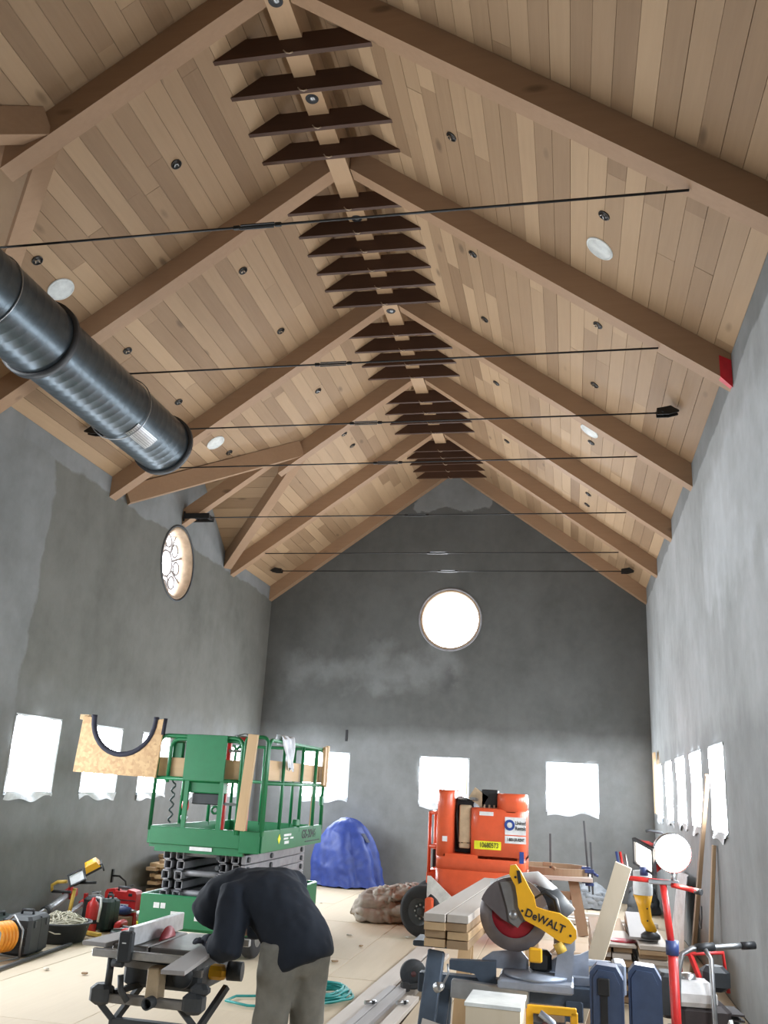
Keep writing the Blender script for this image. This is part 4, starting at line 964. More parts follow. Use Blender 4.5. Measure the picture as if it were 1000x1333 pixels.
for k, (x, y, w, d, h, mt, lab) in enumerate(((-2.80, 10.76, 0.26, 0.22, 0.30, 'card', 'brown carton of scraps behind the red case'), (-2.54, 10.88, 0.16, 0.18, 0.33, 'frost', 'clear plastic bag bundle behind the small carton'), (-2.35, 10.95, 0.24, 0.2, 0.24, 'case_black', 'black tool bag next to the lift chassis'))):
    if k == 0: tag(MB().box((x, y, h/2), (w, d, h), bev=0.005).build('cardboard_box', mt), lab, 'box')
    else: tag(modifier_subsurf(MB().grid(lambda u, v: (x+w/2*math.cos(2*PI*u)*(0.25+0.75*math.sin(PI*min(0.95, max(0.08, 1-v))))*(1+0.12*math.sin(14*u+5*v)), y+d/2*math.sin(2*PI*u)*(0.25+0.75*math.sin(PI*min(0.95, max(0.08, 1-v)))), h*v), 18, 8, True, True).build('sack', mt), 1), lab, 'bag')
tag(MB().beam((-2.64, 7.55, 0.012), (-2.74, 8.98, 0.012), 0.03, 0.022).build('steel_bar', 'dark_grey'), 'thin dark bar lying on the floor before the rope tub', 'bar')
t = thing('red_clamp', 'small red clamp dropped on the floor under the table saw', 'clamp', (-1.35, 7.9, 0), R(40))
MB().box((0, 0, 0.015), (0.14, 0.02, 0.02), bev=0.003).build('bar', 'red', t); MB().box((0.05, 0.0, 0.04), (0.02, 0.02, 0.06)).build('jaw', 'red', t)

# ================================================================== the far right corner
# curved form on trestles
t = thing('trestle_table', 'worktable of pale board on splayed brown trestle legs', 'table', (1.95, 12.85, 0))
MB().box((0.0, 0.0, 0.66), (1.10, 0.62, 0.05), bev=0.004).build('top', 'pale_board', t)
for sx in (-1, 1):
    for sy in (-1, 1): MB().beam((0.10+sx*0.30-0.1, sy*0.16, 0.64), (0.10+sx*0.42-0.1, sy*0.34, 0.0), 0.13, 0.045, up=(0, 1, 0)).build('leg', 'brown_post', t)
MB().beam((-0.30, -0.2, 0.45), (0.30, -0.2, 0.45), 0.04, 0.10).build('rail', 'brown_post', t)
t = thing('curved_form', 'bent laminated wooden form clamped on the worktable', 'form', (1.95, 12.85, 0.685))
def ell(r1, r2, a0, a1, z0, z1, mat, n=26, w=0.025):
    mb = MB(); vs = []
    for k in range(n+1):
        a = a0+(a1-a0)*k/n
        for q, z in ((0, z0), (w, z0), (w, z1), (0, z1)): vs.append(((r1-q)*math.cos(a), (r2-q)*math.sin(a), z))
    fs = [(k*4+i, k*4+(i+1) % 4, k*4+4+(i+1) % 4, k*4+4+i) for k in range(n) for i in range(4)]+[(0, 1, 2, 3), (n*4, n*4+1, n*4+2, n*4+3)]
    return mb.add(vs, fs).build('laminated_rib', mat, t)
ell(0.50, 0.28, -PI, 0, 0.0, 0.09, 'brown_post'); ell(0.46, 0.25, -PI, 0, 0.02, 0.08, 'pine'); ell(0.50, 0.28, 0, PI, 0.0, 0.12, 'brown_post')
MB().box((-0.1, 0.0, 0.02), (0.30, 0.20, 0.04), bev=0.01).build('wedge', 'label_white', t)
def bar_clamp(x, y, z0, z1, lab, tilt=0.0, mat='clamp_blue'):
    t = thing('bar_clamp', lab, 'clamp', (x, y, z0))
    MB().beam((0, 0, -0.12), (tilt, 0, z1-z0), 0.012, 0.025).build('bar', 'dark_grey', t)
    MB().box((-0.04, 0, 0.0), (0.11, 0.03, 0.04), bev=0.006).build('jaw', mat, t); MB().box((-0.04, 0, 0.16), (0.12, 0.035, 0.05), bev=0.006).build('sliding_jaw', mat, t)
    MB().cyl((0.02, -0.01, 0.13), (0.07, -0.03, 0.11), 0.018).build('grip', mat, t)
bar_clamp(2.46, 12.80, 0.62, 1.38, 'tall blue bar clamp at the right end of curved form', -0.06)
bar_clamp(2.50, 12.70, 0.60, 1.12, 'short blue bar clamp beside the tall one', -0.02)
bar_clamp(1.96, 12.60, 0.66, 1.20, 'slim bar clamp upright at the middle of curved form', 0.0, 'brown_post')
# grey sheets heaped along the gable wall
for k, (cx_, cy_, rx_, ry_, h_, lab) in enumerate(((2.56, 15.75, 0.34, 0.38, 0.34, 'pale grey tarpaulin heap by the gable wall under a window'), (3.32, 15.60, 0.22, 0.5, 0.46, 'darker grey tarpaulin heap in the corner of the hall'))):
    rr = random.Random(40+k); ph = [rr.uniform(0, 6) for _ in range(6)]
    tag(crumple(MB().grid(lambda u, v: (cx_+rx_*math.cos(2*PI*u)*math.cos(v*PI/2)**0.6*(1+0.13*math.sin(6*PI*u+ph[0])+0.06*math.sin(22*u+7*v)), cy_+ry_*math.sin(2*PI*u)*math.cos(v*PI/2)**0.6*(1+0.1*math.sin(8*PI*u+ph[1])), h_*(v+0.10*math.sin(5*v+9*u+ph[2])*v*(1-v)*2)+0.004), 60, 26, True, True).build('tarpaulin_heap', 'tarp_grey' if k == 0 else 'dark_grey'), 0.05, 4.5, 0.85), lab, 'tarpaulin')
t = thing('upholstery_tub', 'grey round tub under the trestle table', 'tub', (1.72, 12.95, 0))
MB().lathe([(0.0, 0.0), (0.18, 0.0), (0.21, 0.36), (0.225, 0.37), (0.225, 0.39), (0.19, 0.385), (0.17, 0.05), (0.0, 0.05)], n=28).build('shell', 'tarp_grey', t)
MB().box((0.0, 0.0, 0.36), (0.20, 0.18, 0.12), bev=0.01).build('contents', 'paper', t)

# board stacks on the floor along the plain wall
rg = random.Random(9)
def board_stack(x0, x1, y0, y1, n, cols, zt2, lab, grp):
    w = (x1-x0)/cols; h = zt2/n
    for k in range(n):
        for j in range(cols):
            o = MB().box((x0+w*(j+0.5)+rg.uniform(-.006, .006), (y0+y1)/2+rg.uniform(-.14, .14), h*(k+0.5)), (w-0.018, y1-y0, h-0.004), bev=0.002).build('board', 'cut_end' if rg.random() < 0.6 else 'pale_board')
            tag(o, '%s, layer %s from the floor' % (lab, NUM[k] if k < 12 else 'top') if cols == 1 else '%s, %s layer up, %s row' % (lab, NUM[k], ('aisle-side', 'wall-side')[j]), 'board', grp)
board_stack(2.80, 3.06, 8.85, 11.2, 12, 1, 0.48, 'brown board in stack beside the small engine', 'tall board stack')
board_stack(2.40, 2.76, 8.95, 11.0, 9, 2, 0.42, 'rough board in stack behind the blue trestles', 'wide board stack')
tag(MB().box((2.62, 9.35, 0.435), (0.30, 0.9, 0.022), rot=R(3), bev=0.002).build('sheet_board', 'pale_board'), 'loose pale board lying on the wide board stack', 'board')
tag(MB().box((2.90, 9.95, 0.497), (0.25, 1.9, 0.022), rot=R(-2), bev=0.002).build('sheet_board', 'grey_board'), 'wide grey sheet board lying on the tall board stack', 'board')
tag(MB().lathe([(0.0, 0.0), (0.13, 0.0), (0.132, 0.002), (0.13, 0.004), (0.0, 0.004)], (2.68, 9.15, 0.448), n=40).build('cutting_disc', 'blade_red'), 'red cutting disc lying flat on the board stack', 'disc')
for k, (x, y) in enumerate(((2.35, 13.6), (2.75, 13.9), (2.2, 14.4))):
    tag(MB().box((x, y, 0.03+0.0*k), (0.16, 1.3, 0.05), rot=R(80+8*k), bev=0.003).build('floor_board', 'pale_board'), ['first', 'second', 'third'][k]+' loose board on the floor beyond the trestle table', 'board', 'loose boards beyond the trestle table')
# posts leaning on the wall
tag(MB().beam((3.44, 10.55, 0.0), (3.595, 9.78, 1.96), 0.085, 0.04, up=(1, 0, 0), bev=0.003).build('timber_post', 'brown_post'), 'tall brown timber leaning across a window on the plain wall', 'timber')
tag(MB().beam((3.50, 9.75, 0.0), (3.61, 9.70, 1.30), 0.07, 0.035, up=(1, 0, 0), bev=0.003).build('timber_post', 'cut_end'), 'shorter dark timber leaning below the window', 'timber')
t = thing('wall_cable', 'loose grey cable hanging from the plain side wall', 'cable', (3.62, 10.9, 0.0))
MB().tube([(0, 0.3, 0.62), (-0.02, 0.15, 0.55), (-0.03, 0.05, 0.42), (-0.03, -0.05, 0.40), (-0.02, -0.08, 0.5), (-0.01, -0.03, 0.62)], 0.008, 6).build('cable', 'dark_grey', t)
tag(MB().grid(lambda u, v: (3.55-0.03*math.sin(9*u+2*v)-0.10*(1-v), 11.3+1.3*u, 0.02+0.85*v), 16, 8).build('wall_sheeting', 'plastic_film', fix=False), 'translucent plastic sheeting hanging low on the plain side wall', 'sheeting')

# ================================================================== red tripod work light, lit
t = thing('tripod_work_light', 'red tripod stand carrying two glaring work lamps', 'work light', (2.735, 5.35, 0.0))
MB().tube([(0.03, 0, 0.25), (0.02, 0, 0.95)], 0.026, 10).build('lower_pole', 'red', t)
MB().tube([(0.02, 0, 0.93), (-0.015, 0, 1.28)], 0.019, 10).build('upper_pole', 'red', t)
MB().cyl((0.02, 0, 0.92), (0.02, 0, 0.99), 0.034).build('pole_clamp', 'clamp_blue', t)
MB().box((0.03, 0, 0.565), (0.11, 0.06, 0.05), bev=0.008).build('pole_clamp', 'black_plastic', t)
for k in range(3):
    a = R(90+120*k); MB().beam((0.03, 0, 0.42), (0.03+0.36*math.cos(a), 0.36*math.sin(a), 0.012), 0.03, 0.022).build('leg', 'red', t)
    MB().beam((0.03, 0, 0.20), (0.03+0.17*math.cos(a), 0.17*math.sin(a), 0.21), 0.02, 0.012).build('brace', 'steel', t)
MB().cyl((-0.22, 0, 1.285), (0.02, 0, 1.275), 0.013).build('cross_bar', 'red', t); MB().cyl((0.03, -0.02, 1.265), (0.15, -0.10, 1.25), 0.013).build('cross_bar', 'red', t)
MB().cyl((0.14, -0.09, 1.25), (0.17, -0.11, 1.247), 0.016).build('bar_cap', 'black_plastic', t)
MB().box((-0.01, 0, 1.275), (0.16, 0.05, 0.025), bev=0.005).build('cross_plate', 'steel', t)
for x, q, mt in ((-0.235, 0.13, 'clamp_blue'), (-0.215, 0.13, 'red'), (-0.19, 0.12, 'steel')): MB().tube([(x, 0, 1.285), (x-0.02, 0.01, 1.285+q)], 0.008, 6).build('hook_arm', mt, t)
# round glaring head
M = Matrix.Translation((0.035, -0.02, 1.43)) @ Matrix.Rotation(R(8), 4, 'Z') @ Matrix.Rotation(R(6), 4, 'X')
h = MB().lathe([(0.098, -0.03), (0.102, 0.0), (0.09, 0.05), (0.05, 0.09), (0.0, 0.095)], axis='Y', n=32, M=M).build('lamp_housing', 'red', t)
MB().lathe([(0.096, -0.028), (0.101, -0.03), (0.102, 0.0)], axis='Y', n=32, M=M).build('bezel', 'bright_steel', h)
MB().lathe([(0.0, -0.026), (0.0955, -0.024)], axis='Y', n=32, M=M).build('lens', 'lamp_lens', h)
MB().tube([(0.04, 0.0, 1.34), (0.04, 0.0, 1.27)], 0.012, 6).build('yoke', 'steel', t)
MB().tube([(0.0, 0.05, 1.525), (-0.07, 0.04, 1.535), (-0.09, 0.03, 1.53)], 0.008, 6).build('handle', 'dark_grey', t)
h, M = lamp_head((-0.10, 0.02, 1.40), R(10), R(14), R(-58), 'lamp_lens_side', 'red', t, 1.0)
MB().cyl((-0.11, 0.02, 1.30), (-0.11, 0.02, 1.345), 0.022).build('yoke', 'clamp_blue', t)
# yellow tool with frosted top behind the tripod, standing on the stacked boards
t = thing('area_light', 'yellow cordless area light with frosted white top on the boards', 'light', (2.92, 8.95, 0.512), R(10))
MB().lathe([(0.0, 0.0), (0.085, 0.0), (0.085, 0.03), (0.045, 0.06)], n=20).build('base', 'black_plastic', t)
MB().tube([(0.02, 0, 0.05), (-0.03, 0, 0.14), (-0.05, 0, 0.26), (-0.055, 0, 0.36)], [0.045, 0.05, 0.055, 0.085], 14).build('body', 'yellow', t)
MB().lathe([(0.085, 0.0), (0.088, 0.06), (0.08, 0.20), (0.0, 0.21)], (-0.055, 0, 0.36), n=20).build('diffuser', 'frost', t)
for z in (0.15, 0.25): MB().ball((-0.035, -0.05, z), 0.008, 8, 5).build('screw', 'ink', t)

# ================================================================== small engine with tubular handle
t = thing('plate_compactor', 'petrol engine machine with white tank and tubular handle by the wall', 'machine', (2.995, 6.14, 0), R(6))
MB().box((0.02, 0, 0.05), (0.50, 0.56, 0.08), bev=0.02).build('base_plate', 'maroon', t)
MB().box((0.02, 0.02, 0.24), (0.36, 0.38, 0.30), bev=0.03).build('engine_deck', 'maroon', t)
MB().box((-0.02, -0.02, 0.46), (0.30, 0.26, 0.22), bev=0.03).build('engine_block', 'engine', t)
for k in range(6): MB().box((0.15, -0.02, 0.38+0.03*k), (0.10, 0.22, 0.010)).build('cooling_fin', 'engine', t)
MB().box((-0.21, -0.02, 0.60), (0.12, 0.18, 0.24), bev=0.02).build('air_filter', 'case_black', t)
tk = MB().add([(x*k, y*k, z) for z, k in ((0.56, 0.86), (0.585, 1.0), (0.63, 1.0), (0.69, 0.72)) for x, y in ((-0.115, -0.10), (0.115, -0.10), (0.115, 0.10), (-0.115, 0.10))],
    [(0, 3, 2, 1), (12, 13, 14, 15)]+[(l*4+k, l*4+(k+1) % 4, l*4+4+(k+1) % 4, l*4+4+k) for l in range(3) for k in range(4)]).build('fuel_tank', 'tank', t)
tk.location = (-0.07, -0.06, 0)
MB().lathe([(0.0, 0.03), (0.04, 0.028), (0.045, 0.0)], (-0.02, 0.02, 0.69), n=18).build('fuel_cap', 'bright_steel', tk)
MB().tube([(-0.19, -0.16, 0.30), (-0.17, -0.16, 0.74), (-0.14, -0.15, 0.84), (-0.08, -0.14, 0.87), (0.16, -0.10, 0.89), (0.22, -0.08, 0.895)], 0.016, 8).build('handle_tube', 'steel', t)
MB().cyl((0.05, -0.12, 0.885), (-0.06, -0.14, 0.873), 0.024).build('sleeve', 'black_plastic', t)
MB().cyl((0.15, -0.10, 0.892), (0.28, -0.07, 0.90), 0.010).build('throttle_rod', 'steel', t); MB().cyl((0.22, -0.085, 0.895), (0.30, -0.065, 0.901), 0.022).build('grip', 'black_plastic', t)
MB().tube([(-0.01, -0.16, 0.87), (0.01, -0.20, 0.83), (0.01, -0.22, 0.50), (-0.03, -0.22, 0.10)], 0.014, 8).build('handle_tube', 'steel', t)
MB().tube([(-0.10, 0.10, 0.60), (-0.10, 0.10, 0.80), (0.16, 0.12, 0.82), (0.18, 0.12, 0.60)], 0.013, 8).build('guard_bar', 'red', t)
MB().beam((-0.04, 0.1, 0.80), (0.0, 0.06, 0.68), 0.03, 0.02).build('pull_lever', 'red', t)
MB().box((0.10, 0.10, 0.68), (0.16, 0.14, 0.14), bev=0.03).build('muffler', 'case_black', t)
MB().tube([(-0.20, -0.24, 0.42), (-0.08, -0.26, 0.44), (0.0, -0.26, 0.38), (0.02, -0.26, 0.25)], 0.012, 6).build('hose', 'dark_grey', t)
for k, (p0, p1, lab) in enumerate((((3.16, 5.30, 0.0), (3.06, 5.60, 0.58), 'white painted trim length leaning at the engine'), ((3.34, 5.30, 0.0), (3.22, 5.60, 0.54), 'second white trim length leaning nearer the wall'))):
    tag(MB().beam(p0, p1, 0.07, 0.02, up=(1, 0, 0), bev=0.002).build('trim_length', 'white_paint'), lab, 'trim')

# ================================================================== table saw on folding stand
TSX, TSY = 0.03, 5.17
S = thing('table_saw', 'job-site table saw with grey top on a folding steel stand', 'table saw', (TSX, TSY, 0))
zt3 = 0.80
for x, w in ((-0.155, 0.21), (0.125, 0.32)): MB().box((x, 0.0, zt3-0.02), (w, 0.54, 0.04), bev=0.006).build('table_top', 'saw_table', S)
MB().box((-0.04, 0, zt3-0.03), (0.03, 0.52, 0.02)).build('mitre_slot', 'ink', S)
MB().box((0.0, -0.34, zt3-0.035), (0.66, 0.035, 0.04), bev=0.004).build('front_rail', 'alu', S)
MB().box((0.0, 0.31, zt3-0.035), (0.66, 0.035, 0.04), bev=0.004).build('rear_rail', 'alu', S)
f = MB().box((-0.13, 0.0, zt3+0.052), (0.035, 0.66, 0.095), bev=0.003).build('fence', 'alu', S)
f.rotation_euler = (0, 0, 0)
MB().box((-0.13, -0.37, zt3+0.01), (0.075, 0.05, 0.15), bev=0.008).build('fence_head', 'case_black', f); MB().box((-0.13, -0.397, zt3+0.03), (0.022, 0.004, 0.006)).build('sticker', 'label_white', f)
MB().lathe([(0.0, -0.002), (0.125, -0.002), (0.125, 0.002), (0.0, 0.002)], (-0.075, 0.03, zt3-0.06), 'X', 40).build('blade', 'blade_red', S)
MB().box((0.02, 0.0, zt3-0.13), (0.46, 0.42, 0.17), bev=0.02).build('cabinet', 'dark_grey', S)
MB().box((0.28, -0.06, zt3-0.13), (0.13, 0.10, 0.07), bev=0.02).build('motor_cover', 'yellow', S); MB().cyl((0.34, -0.05, zt3-0.12), (0.42, -0.04, zt3-0.12), 0.05).build('motor_end', 'case_black', S)
MB().box((0.02, -0.27, zt3-0.17), (0.07, 0.10, 0.16), bev=0.006).build('dust_chute', 'beige_metal', S)
MB().lathe([(0.030, 0.0), (0.030, -0.08), (0.024, -0.08), (0.024, 0.0)], (0.03, -0.30, zt3-0.25), 'Y', 20).build('dust_port', 'dark_grey', S)
MB().lathe([(0.0, -0.03), (0.055, -0.03), (0.06, -0.015), (0.055, 0.0)], (0.16, -0.24, zt3-0.13), 'Y', 20).build('hand_wheel', 'case_black', S)
MB().cyl((-0.20, -0.36, zt3-0.075), (-0.14, -0.36, zt3-0.075), 0.02).build('rail_lock', 'dark_grey', S)
# stand
MB().beam((-0.27, -0.30, 0.545), (0.27, -0.30, 0.545), 0.045, 0.045, bev=0.005).build('stand_bar', 'saw_grey', S)
for x in (-0.27, 0.26): MB().box((x, -0.30, 0.56), (0.11, 0.10, 0.10), bev=0.02).build('stand_bracket', 'dark_grey', S)
MB().box((0.28, -0.28, 0.62), (0.10, 0.08, 0.06), bev=0.02).build('stand_bracket', 'dark_grey', S)
MB().tube([(-0.24, -0.30, 0.58), (-0.24, -0.30, 0.74)], 0.020, 8).build('stand_post', 'dark_grey', S)
MB().beam((-0.22, -0.2, 0.70), (0.25, -0.2, 0.68), 0.03, 0.035).build('upper_bar', 'saw_grey', S)
MB().beam((-0.20, -0.30, 0.57), (0.02, -0.05, 0.64), 0.025, 0.03).build('release_arm', 'black_iron', S)
MB().tube([(-0.10, -0.34, 0.545), (-0.135, -0.36, 0.60), (-0.145, -0.36, 0.67)], 0.016, 8).build('pedal', 'dark_grey', S)
for sx, xx in ((-1, -0.24), (1, 0.24)):
    for sy in (-1, 1):
        xo = xx+sy*0.04
        MB().beam((xx-0.055*1.0 if sy < 0 else xx+0.10, -0.30 if sy < 0 else -0.05, 0.53 if sy < 0 else 0.60), (xx+0.02, -0.22, 0.415), 0.03, 0.03).build('leg_link', 'dark_grey', S)
        MB().beam((xx+0.02, -0.20, 0.415), (xx+0.02, sy*0.42, 0.02), 0.035, 0.035).build('leg', 'dark_grey', S)
        MB().box((xx+0.02, sy*0.42, 0.012), (0.06, 0.06, 0.022), bev=0.004).build('rubber_foot', 'rubber', S)
MB().beam((-0.24, -0.22, 0.415), (0.30, -0.22, 0.415), 0.05, 0.04, bev=0.004).build('pivot_bar', 'dark_grey', S)
# boards on and beside the saw
tag(MB().beam((0.405, 4.28, 0.815), (0.31, 4.98, 0.815), 0.115, 0.020, bev=0.002).build('work_board', 'grey_board'), 'grey-topped board pushed along the table saw by the person', 'board')
tag(MB().beam((-0.31, 4.84, 0.80), (-0.25, 5.50, 0.80), 0.145, 0.022, bev=0.002).build('work_board', 'grey_board'), 'grey-topped board resting left of the saw fence', 'board')
MB().box((-0.30, 0.16, zt3-0.06), (0.28, 0.36, 0.05), bev=0.006).build('side_shelf', 'dark_grey', S)
MB().box((0.34, -0.40, zt3-0.02), (0.03, 0.30, 0.035)).build('side_arm', 'dark_grey', S)

# ================================================================== person bending over the saw
def skin_mesh(name, verts, edges, mat, parent, lv=2, disp=0.0, smooth=0, root=0):
    """connected joints grown into one continuous surface; verts = (x, y, z, radius_x, radius_y)"""
    me = bpy.data.meshes.new(name); me.from_pydata([v[:3] for v in verts], edges, []); me.update()
    o = bpy.data.objects.new(name, me); COL.objects.link(o)
    md = o.modifiers.new('skin', 'SKIN'); md.branch_smoothing = 0.6; md.use_smooth_shade = True
    for k, v in enumerate(verts):
        d = me.skin_vertices[0].data[k]; d.radius = (v[3], v[4] if len(v) > 4 else v[3]); d.use_root = (k == root)
    ss = o.modifiers.new('sub', 'SUBSURF'); ss.levels = lv; ss.render_levels = lv
    bpy.context.view_layer.update()
    m2 = bpy.data.meshes.new_from_object(o.evaluated_get(bpy.context.evaluated_depsgraph_get()))
    o.modifiers.clear(); o.data = m2; m2.name = name
    bm = bmesh.new(); bm.from_mesh(m2)
    for _ in range(smooth): bmesh.ops.smooth_vert(bm, verts=bm.verts, factor=0.5, use_axis_x=True, use_axis_y=True, use_axis_z=True)
    bm.to_mesh(m2); bm.free()
    if disp:
        from mathutils import noise
        for v in m2.vertices:
            q = Vector((v.co.x*9, v.co.y*9, v.co.z*5))
            v.co += v.normal*disp*(noise.noise(q)+0.5*noise.noise(q*2.3))
    m2.materials.clear(); m2.materials.append(MATS[mat])
    for p in m2.polygons: p.use_smooth = True
    if parent is not None: o.parent = parent
    return o
# joints in world metres
HIP = Vector((0.83, 4.86, 0.88)); WST = Vector((0.74, 4.91, 0.99)); CHS = Vector((0.60, 4.985, 1.09)); NCK = Vector((0.455, 5.02, 1.115)); HED = Vector((0.345, 5.03, 1.035))
SHL = Vector((0.455, 4.86, 1.085)); SHR = Vector((0.69, 5.15, 1.13)); ELL = Vector((0.495, 4.74, 0.845)); HNL = Vector((0.335, 4.86, 0.862)); ELR = Vector((0.60, 5.30, 0.91)); HNR = Vector((0.36, 5.22, 0.862))
HPL = Vector((0.76, 4.80, 0.84)); HPR = Vector((0.89, 4.92, 0.85)); KNL = Vector((0.73, 4.79, 0.46)); KNR = Vector((0.885, 4.94, 0.47)); ANL = Vector((0.76, 4.76, 0.09)); ANR = Vector((0.93, 4.95, 0.09))
B = []; 
def J(p, r, r2=None): B.append((p.x, p.y, p.z, r, r2 if r2 else r)); return len(B)-1
i0 = J(HIP, 0.085, 0.085); i1 = J(WST, 0.09, 0.08); i2 = J(CHS, 0.10, 0.08); i3 = J(NCK, 0.055); i4 = J(HED, 0.072, 0.085); i4b = J(HED+Vector((-0.05, 0.005, -0.045)), 0.055, 0.06)
a1 = J(SHL, 0.05); a2 = J(ELL, 0.042); a3 = J(HNL, 0.028)
b1 = J(SHR, 0.05); b2 = J(ELR, 0.042); b3 = J(HNR, 0.028)
l1 = J(HPL, 0.066); l2 = J(KNL, 0.06); l3 = J(ANL, 0.042); l4 = J(ANL+Vector((-0.15, 0.06, -0.045)), 0.03)
r1 = J(HPR, 0.066); r2 = J(KNR, 0.06); r3 = J(ANR, 0.042); r4 = J(ANR+Vector((-0.15, 0.06, -0.045)), 0.03)
PERS = skin_mesh('person', B, [(i0, i1), (i1, i2), (i2, i3), (i3, i4), (i4, i4b), (i2, a1), (a1, a2), (a2, a3), (i2, b1), (b1, b2), (b2, b3), (i0, l1), (l1, l2), (l2, l3), (l3, l4), (i0, r1), (r1, r2), (r2, r3), (r3, r4)], 'skin', None)
tag(PERS, 'person in dark navy hooded top and grey trousers bending over the table saw', 'person')
# face: nose, brows and ears under the hood
MB().ball(tuple(HED+Vector((-0.095, 0.0, -0.085))), (0.016, 0.014, 0.018), 10, 7).build('nose', 'skin', PERS)
for s_ in (-1, 1):
    MB().ball(tuple(HED+Vector((-0.085, s_*0.032, -0.062))), (0.010, 0.012, 0.009), 10, 7).build('eye', 'white_paint', PERS)
    MB().ball(tuple(HED+Vector((0.01, s_*0.082, -0.01))), (0.022, 0.010, 0.032), 10, 7).build('ear', 'skin', PERS)
MB().ball(tuple(HED+Vector((-0.085, 0.0, -0.115))), (0.010, 0.026, 0.006), 10, 7).build('mouth', 'maroon', PERS)
def garment(name, chains, mat, vox=0.014, disp=0.008, smooth=3, seed=0.0):
    """overlapping lofted rings fused into one continuous cloth surface; ring = (centre, side axis, half width, half depth)"""
    from mathutils import noise
    mb = MB()
    for ch in chains:
        if isinstance(ch, tuple): mb.tube(ch[0], ch[1], 20); continue
        N = 24; vs = []; n = len(ch)
        for k, (c, side, a, b) in enumerate(ch):
            t_ = (ch[min(k+1, n-1)][0]-ch[max(k-1, 0)][0]).normalized()
            sd = (side-t_*side.dot(t_)).normalized(); dp = t_.cross(sd)
            vs += [c+sd*a*math.cos(2*PI*q/N)+dp*b*math.sin(2*PI*q/N) for q in range(N)]
        fs = [(l*N+q, l*N+(q+1) % N, (l+1)*N+(q+1) % N, (l+1)*N+q) for l in range(n-1) for q in range(N)]+[tuple(range(N-1, -1, -1)), tuple((n-1)*N+q for q in range(N))]
        mb.add(vs, fs, True)
    o = mb.build(name, mat)
    rm = o.modifiers.new('r', 'REMESH'); rm.mode = 'VOXEL'; rm.voxel_size = vox; rm.use_smooth_shade = True
    bpy.context.view_layer.update()
    m2 = bpy.data.meshes.new_from_object(o.evaluated_get(bpy.context.evaluated_depsgraph_get()))
    o.modifiers.clear(); o.data = m2; m2.name = name
    bm = bmesh.new(); bm.from_mesh(m2)
    for _ in range(smooth): bmesh.ops.smooth_vert(bm, verts=bm.verts, factor=0.5, use_axis_x=True, use_axis_y=True, use_axis_z=True)
    bm.normal_update(); bm.to_mesh(m2); bm.free()
    for v in m2.vertices:
        q = Vector((v.co.x*11+seed, v.co.y*11, v.co.z*7)); v.co += v.normal*disp*((1-2*abs(noise.noise(q)))*0.8+0.5*noise.noise(q*2.4))
    for p_ in m2.polygons: p_.use_smooth = True
    m2.materials.clear(); m2.materials.append(MATS[mat]); o.parent = PERS
    return o
SD = (SHR-SHL).normalized(); V3 = Vector
torso = [(HIP+V3((0.055, -0.025, -0.085)), SD, 0.155, 0.140), (HIP+V3((0.04, -0.02, -0.055)), SD, 0.172, 0.155), (HIP+V3((0.01, 0.0, 0.02)), SD, 0.175, 0.155), (WST+V3((0.0, 0, 0.01)), SD, 0.175, 0.148), (WST.lerp(CHS, 0.5)+V3((0, 0, 0.025)), SD, 0.190, 0.142), (CHS+V3((0.02, 0, 0.015)), SD, 0.212, 0.132), (CHS.lerp(NCK, 0.55)+V3((0, 0, 0.01)), SD, 0.175, 0.112), (NCK, SD, 0.115, 0.100)]
hood = [(CHS.lerp(NCK, 0.6), SD, 0.10, 0.08), (NCK+V3((0.0, 0, 0.01)), SD, 0.122, 0.105), (HED+V3((0.035, 0, 0.035)), SD, 0.128, 0.128), (HED+V3((-0.02, 0, 0.0)), SD, 0.130, 0.134), (HED+V3((-0.07, 0, -0.045)), SD, 0.118, 0.122), (HED+V3((-0.105, 0, -0.085)), SD, 0.092, 0.095), (HED+V3((-0.115, 0, -0.105)), SD, 0.05, 0.05)]
def sleeve(sh, el, hn):
    return ([CHS.lerp(sh, 0.5), sh, sh.lerp(el, 0.35), sh.lerp(el, 0.7), el, el.lerp(hn, 0.22), el.lerp(hn, 0.5), el.lerp(hn, 0.76)], [0.085, 0.096, 0.088, 0.080, 0.076, 0.070, 0.060, 0.048])
garment('hooded_top', [torso, hood, sleeve(SHL, ELL, HNL), sleeve(SHR, ELR, HNR)], 'hoodie')
SX = V3((0.78, 0.62, 0))
def leg(hp, kn, an): return [(hp+V3((0, 0, 0.06)), SX, 0.10, 0.105), (hp+V3((0, 0, -0.05)), SX, 0.104, 0.112), (hp.lerp(kn, 0.5), SX, 0.090, 0.100), (kn, SX, 0.082, 0.088), (kn.lerp(an, 0.5), SX, 0.078, 0.084), (an+V3((0, 0, 0.03)), SX, 0.076, 0.082), (an+V3((0, 0, -0.02)), SX, 0.078, 0.086)]
garment('trousers', [[(HIP+V3((-0.02, 0.01, 0.09)), SX, 0.12, 0.11), (HIP+V3((0, 0, 0.02)), SX, 0.150, 0.128), (HIP+V3((0.005, 0, -0.06)), SX, 0.155, 0.128), (HIP+V3((0.0, 0, -0.13)), SX, 0.12, 0.10)], leg(HPL, KNL, ANL), leg(HPR, KNR, ANR)], 'trousers', seed=4.0)
for an in (ANL, ANR):
    skin_mesh('boot', [(an.x, an.y, 0.09, 0.055), (an.x, an.y, 0.05, 0.055, 0.05), (an.x-0.10, an.y+0.04, 0.045, 0.050, 0.042), (an.x-0.17, an.y+0.07, 0.038, 0.042, 0.035)], [(0, 1), (1, 2), (2, 3)], 'shoe', PERS, 2)
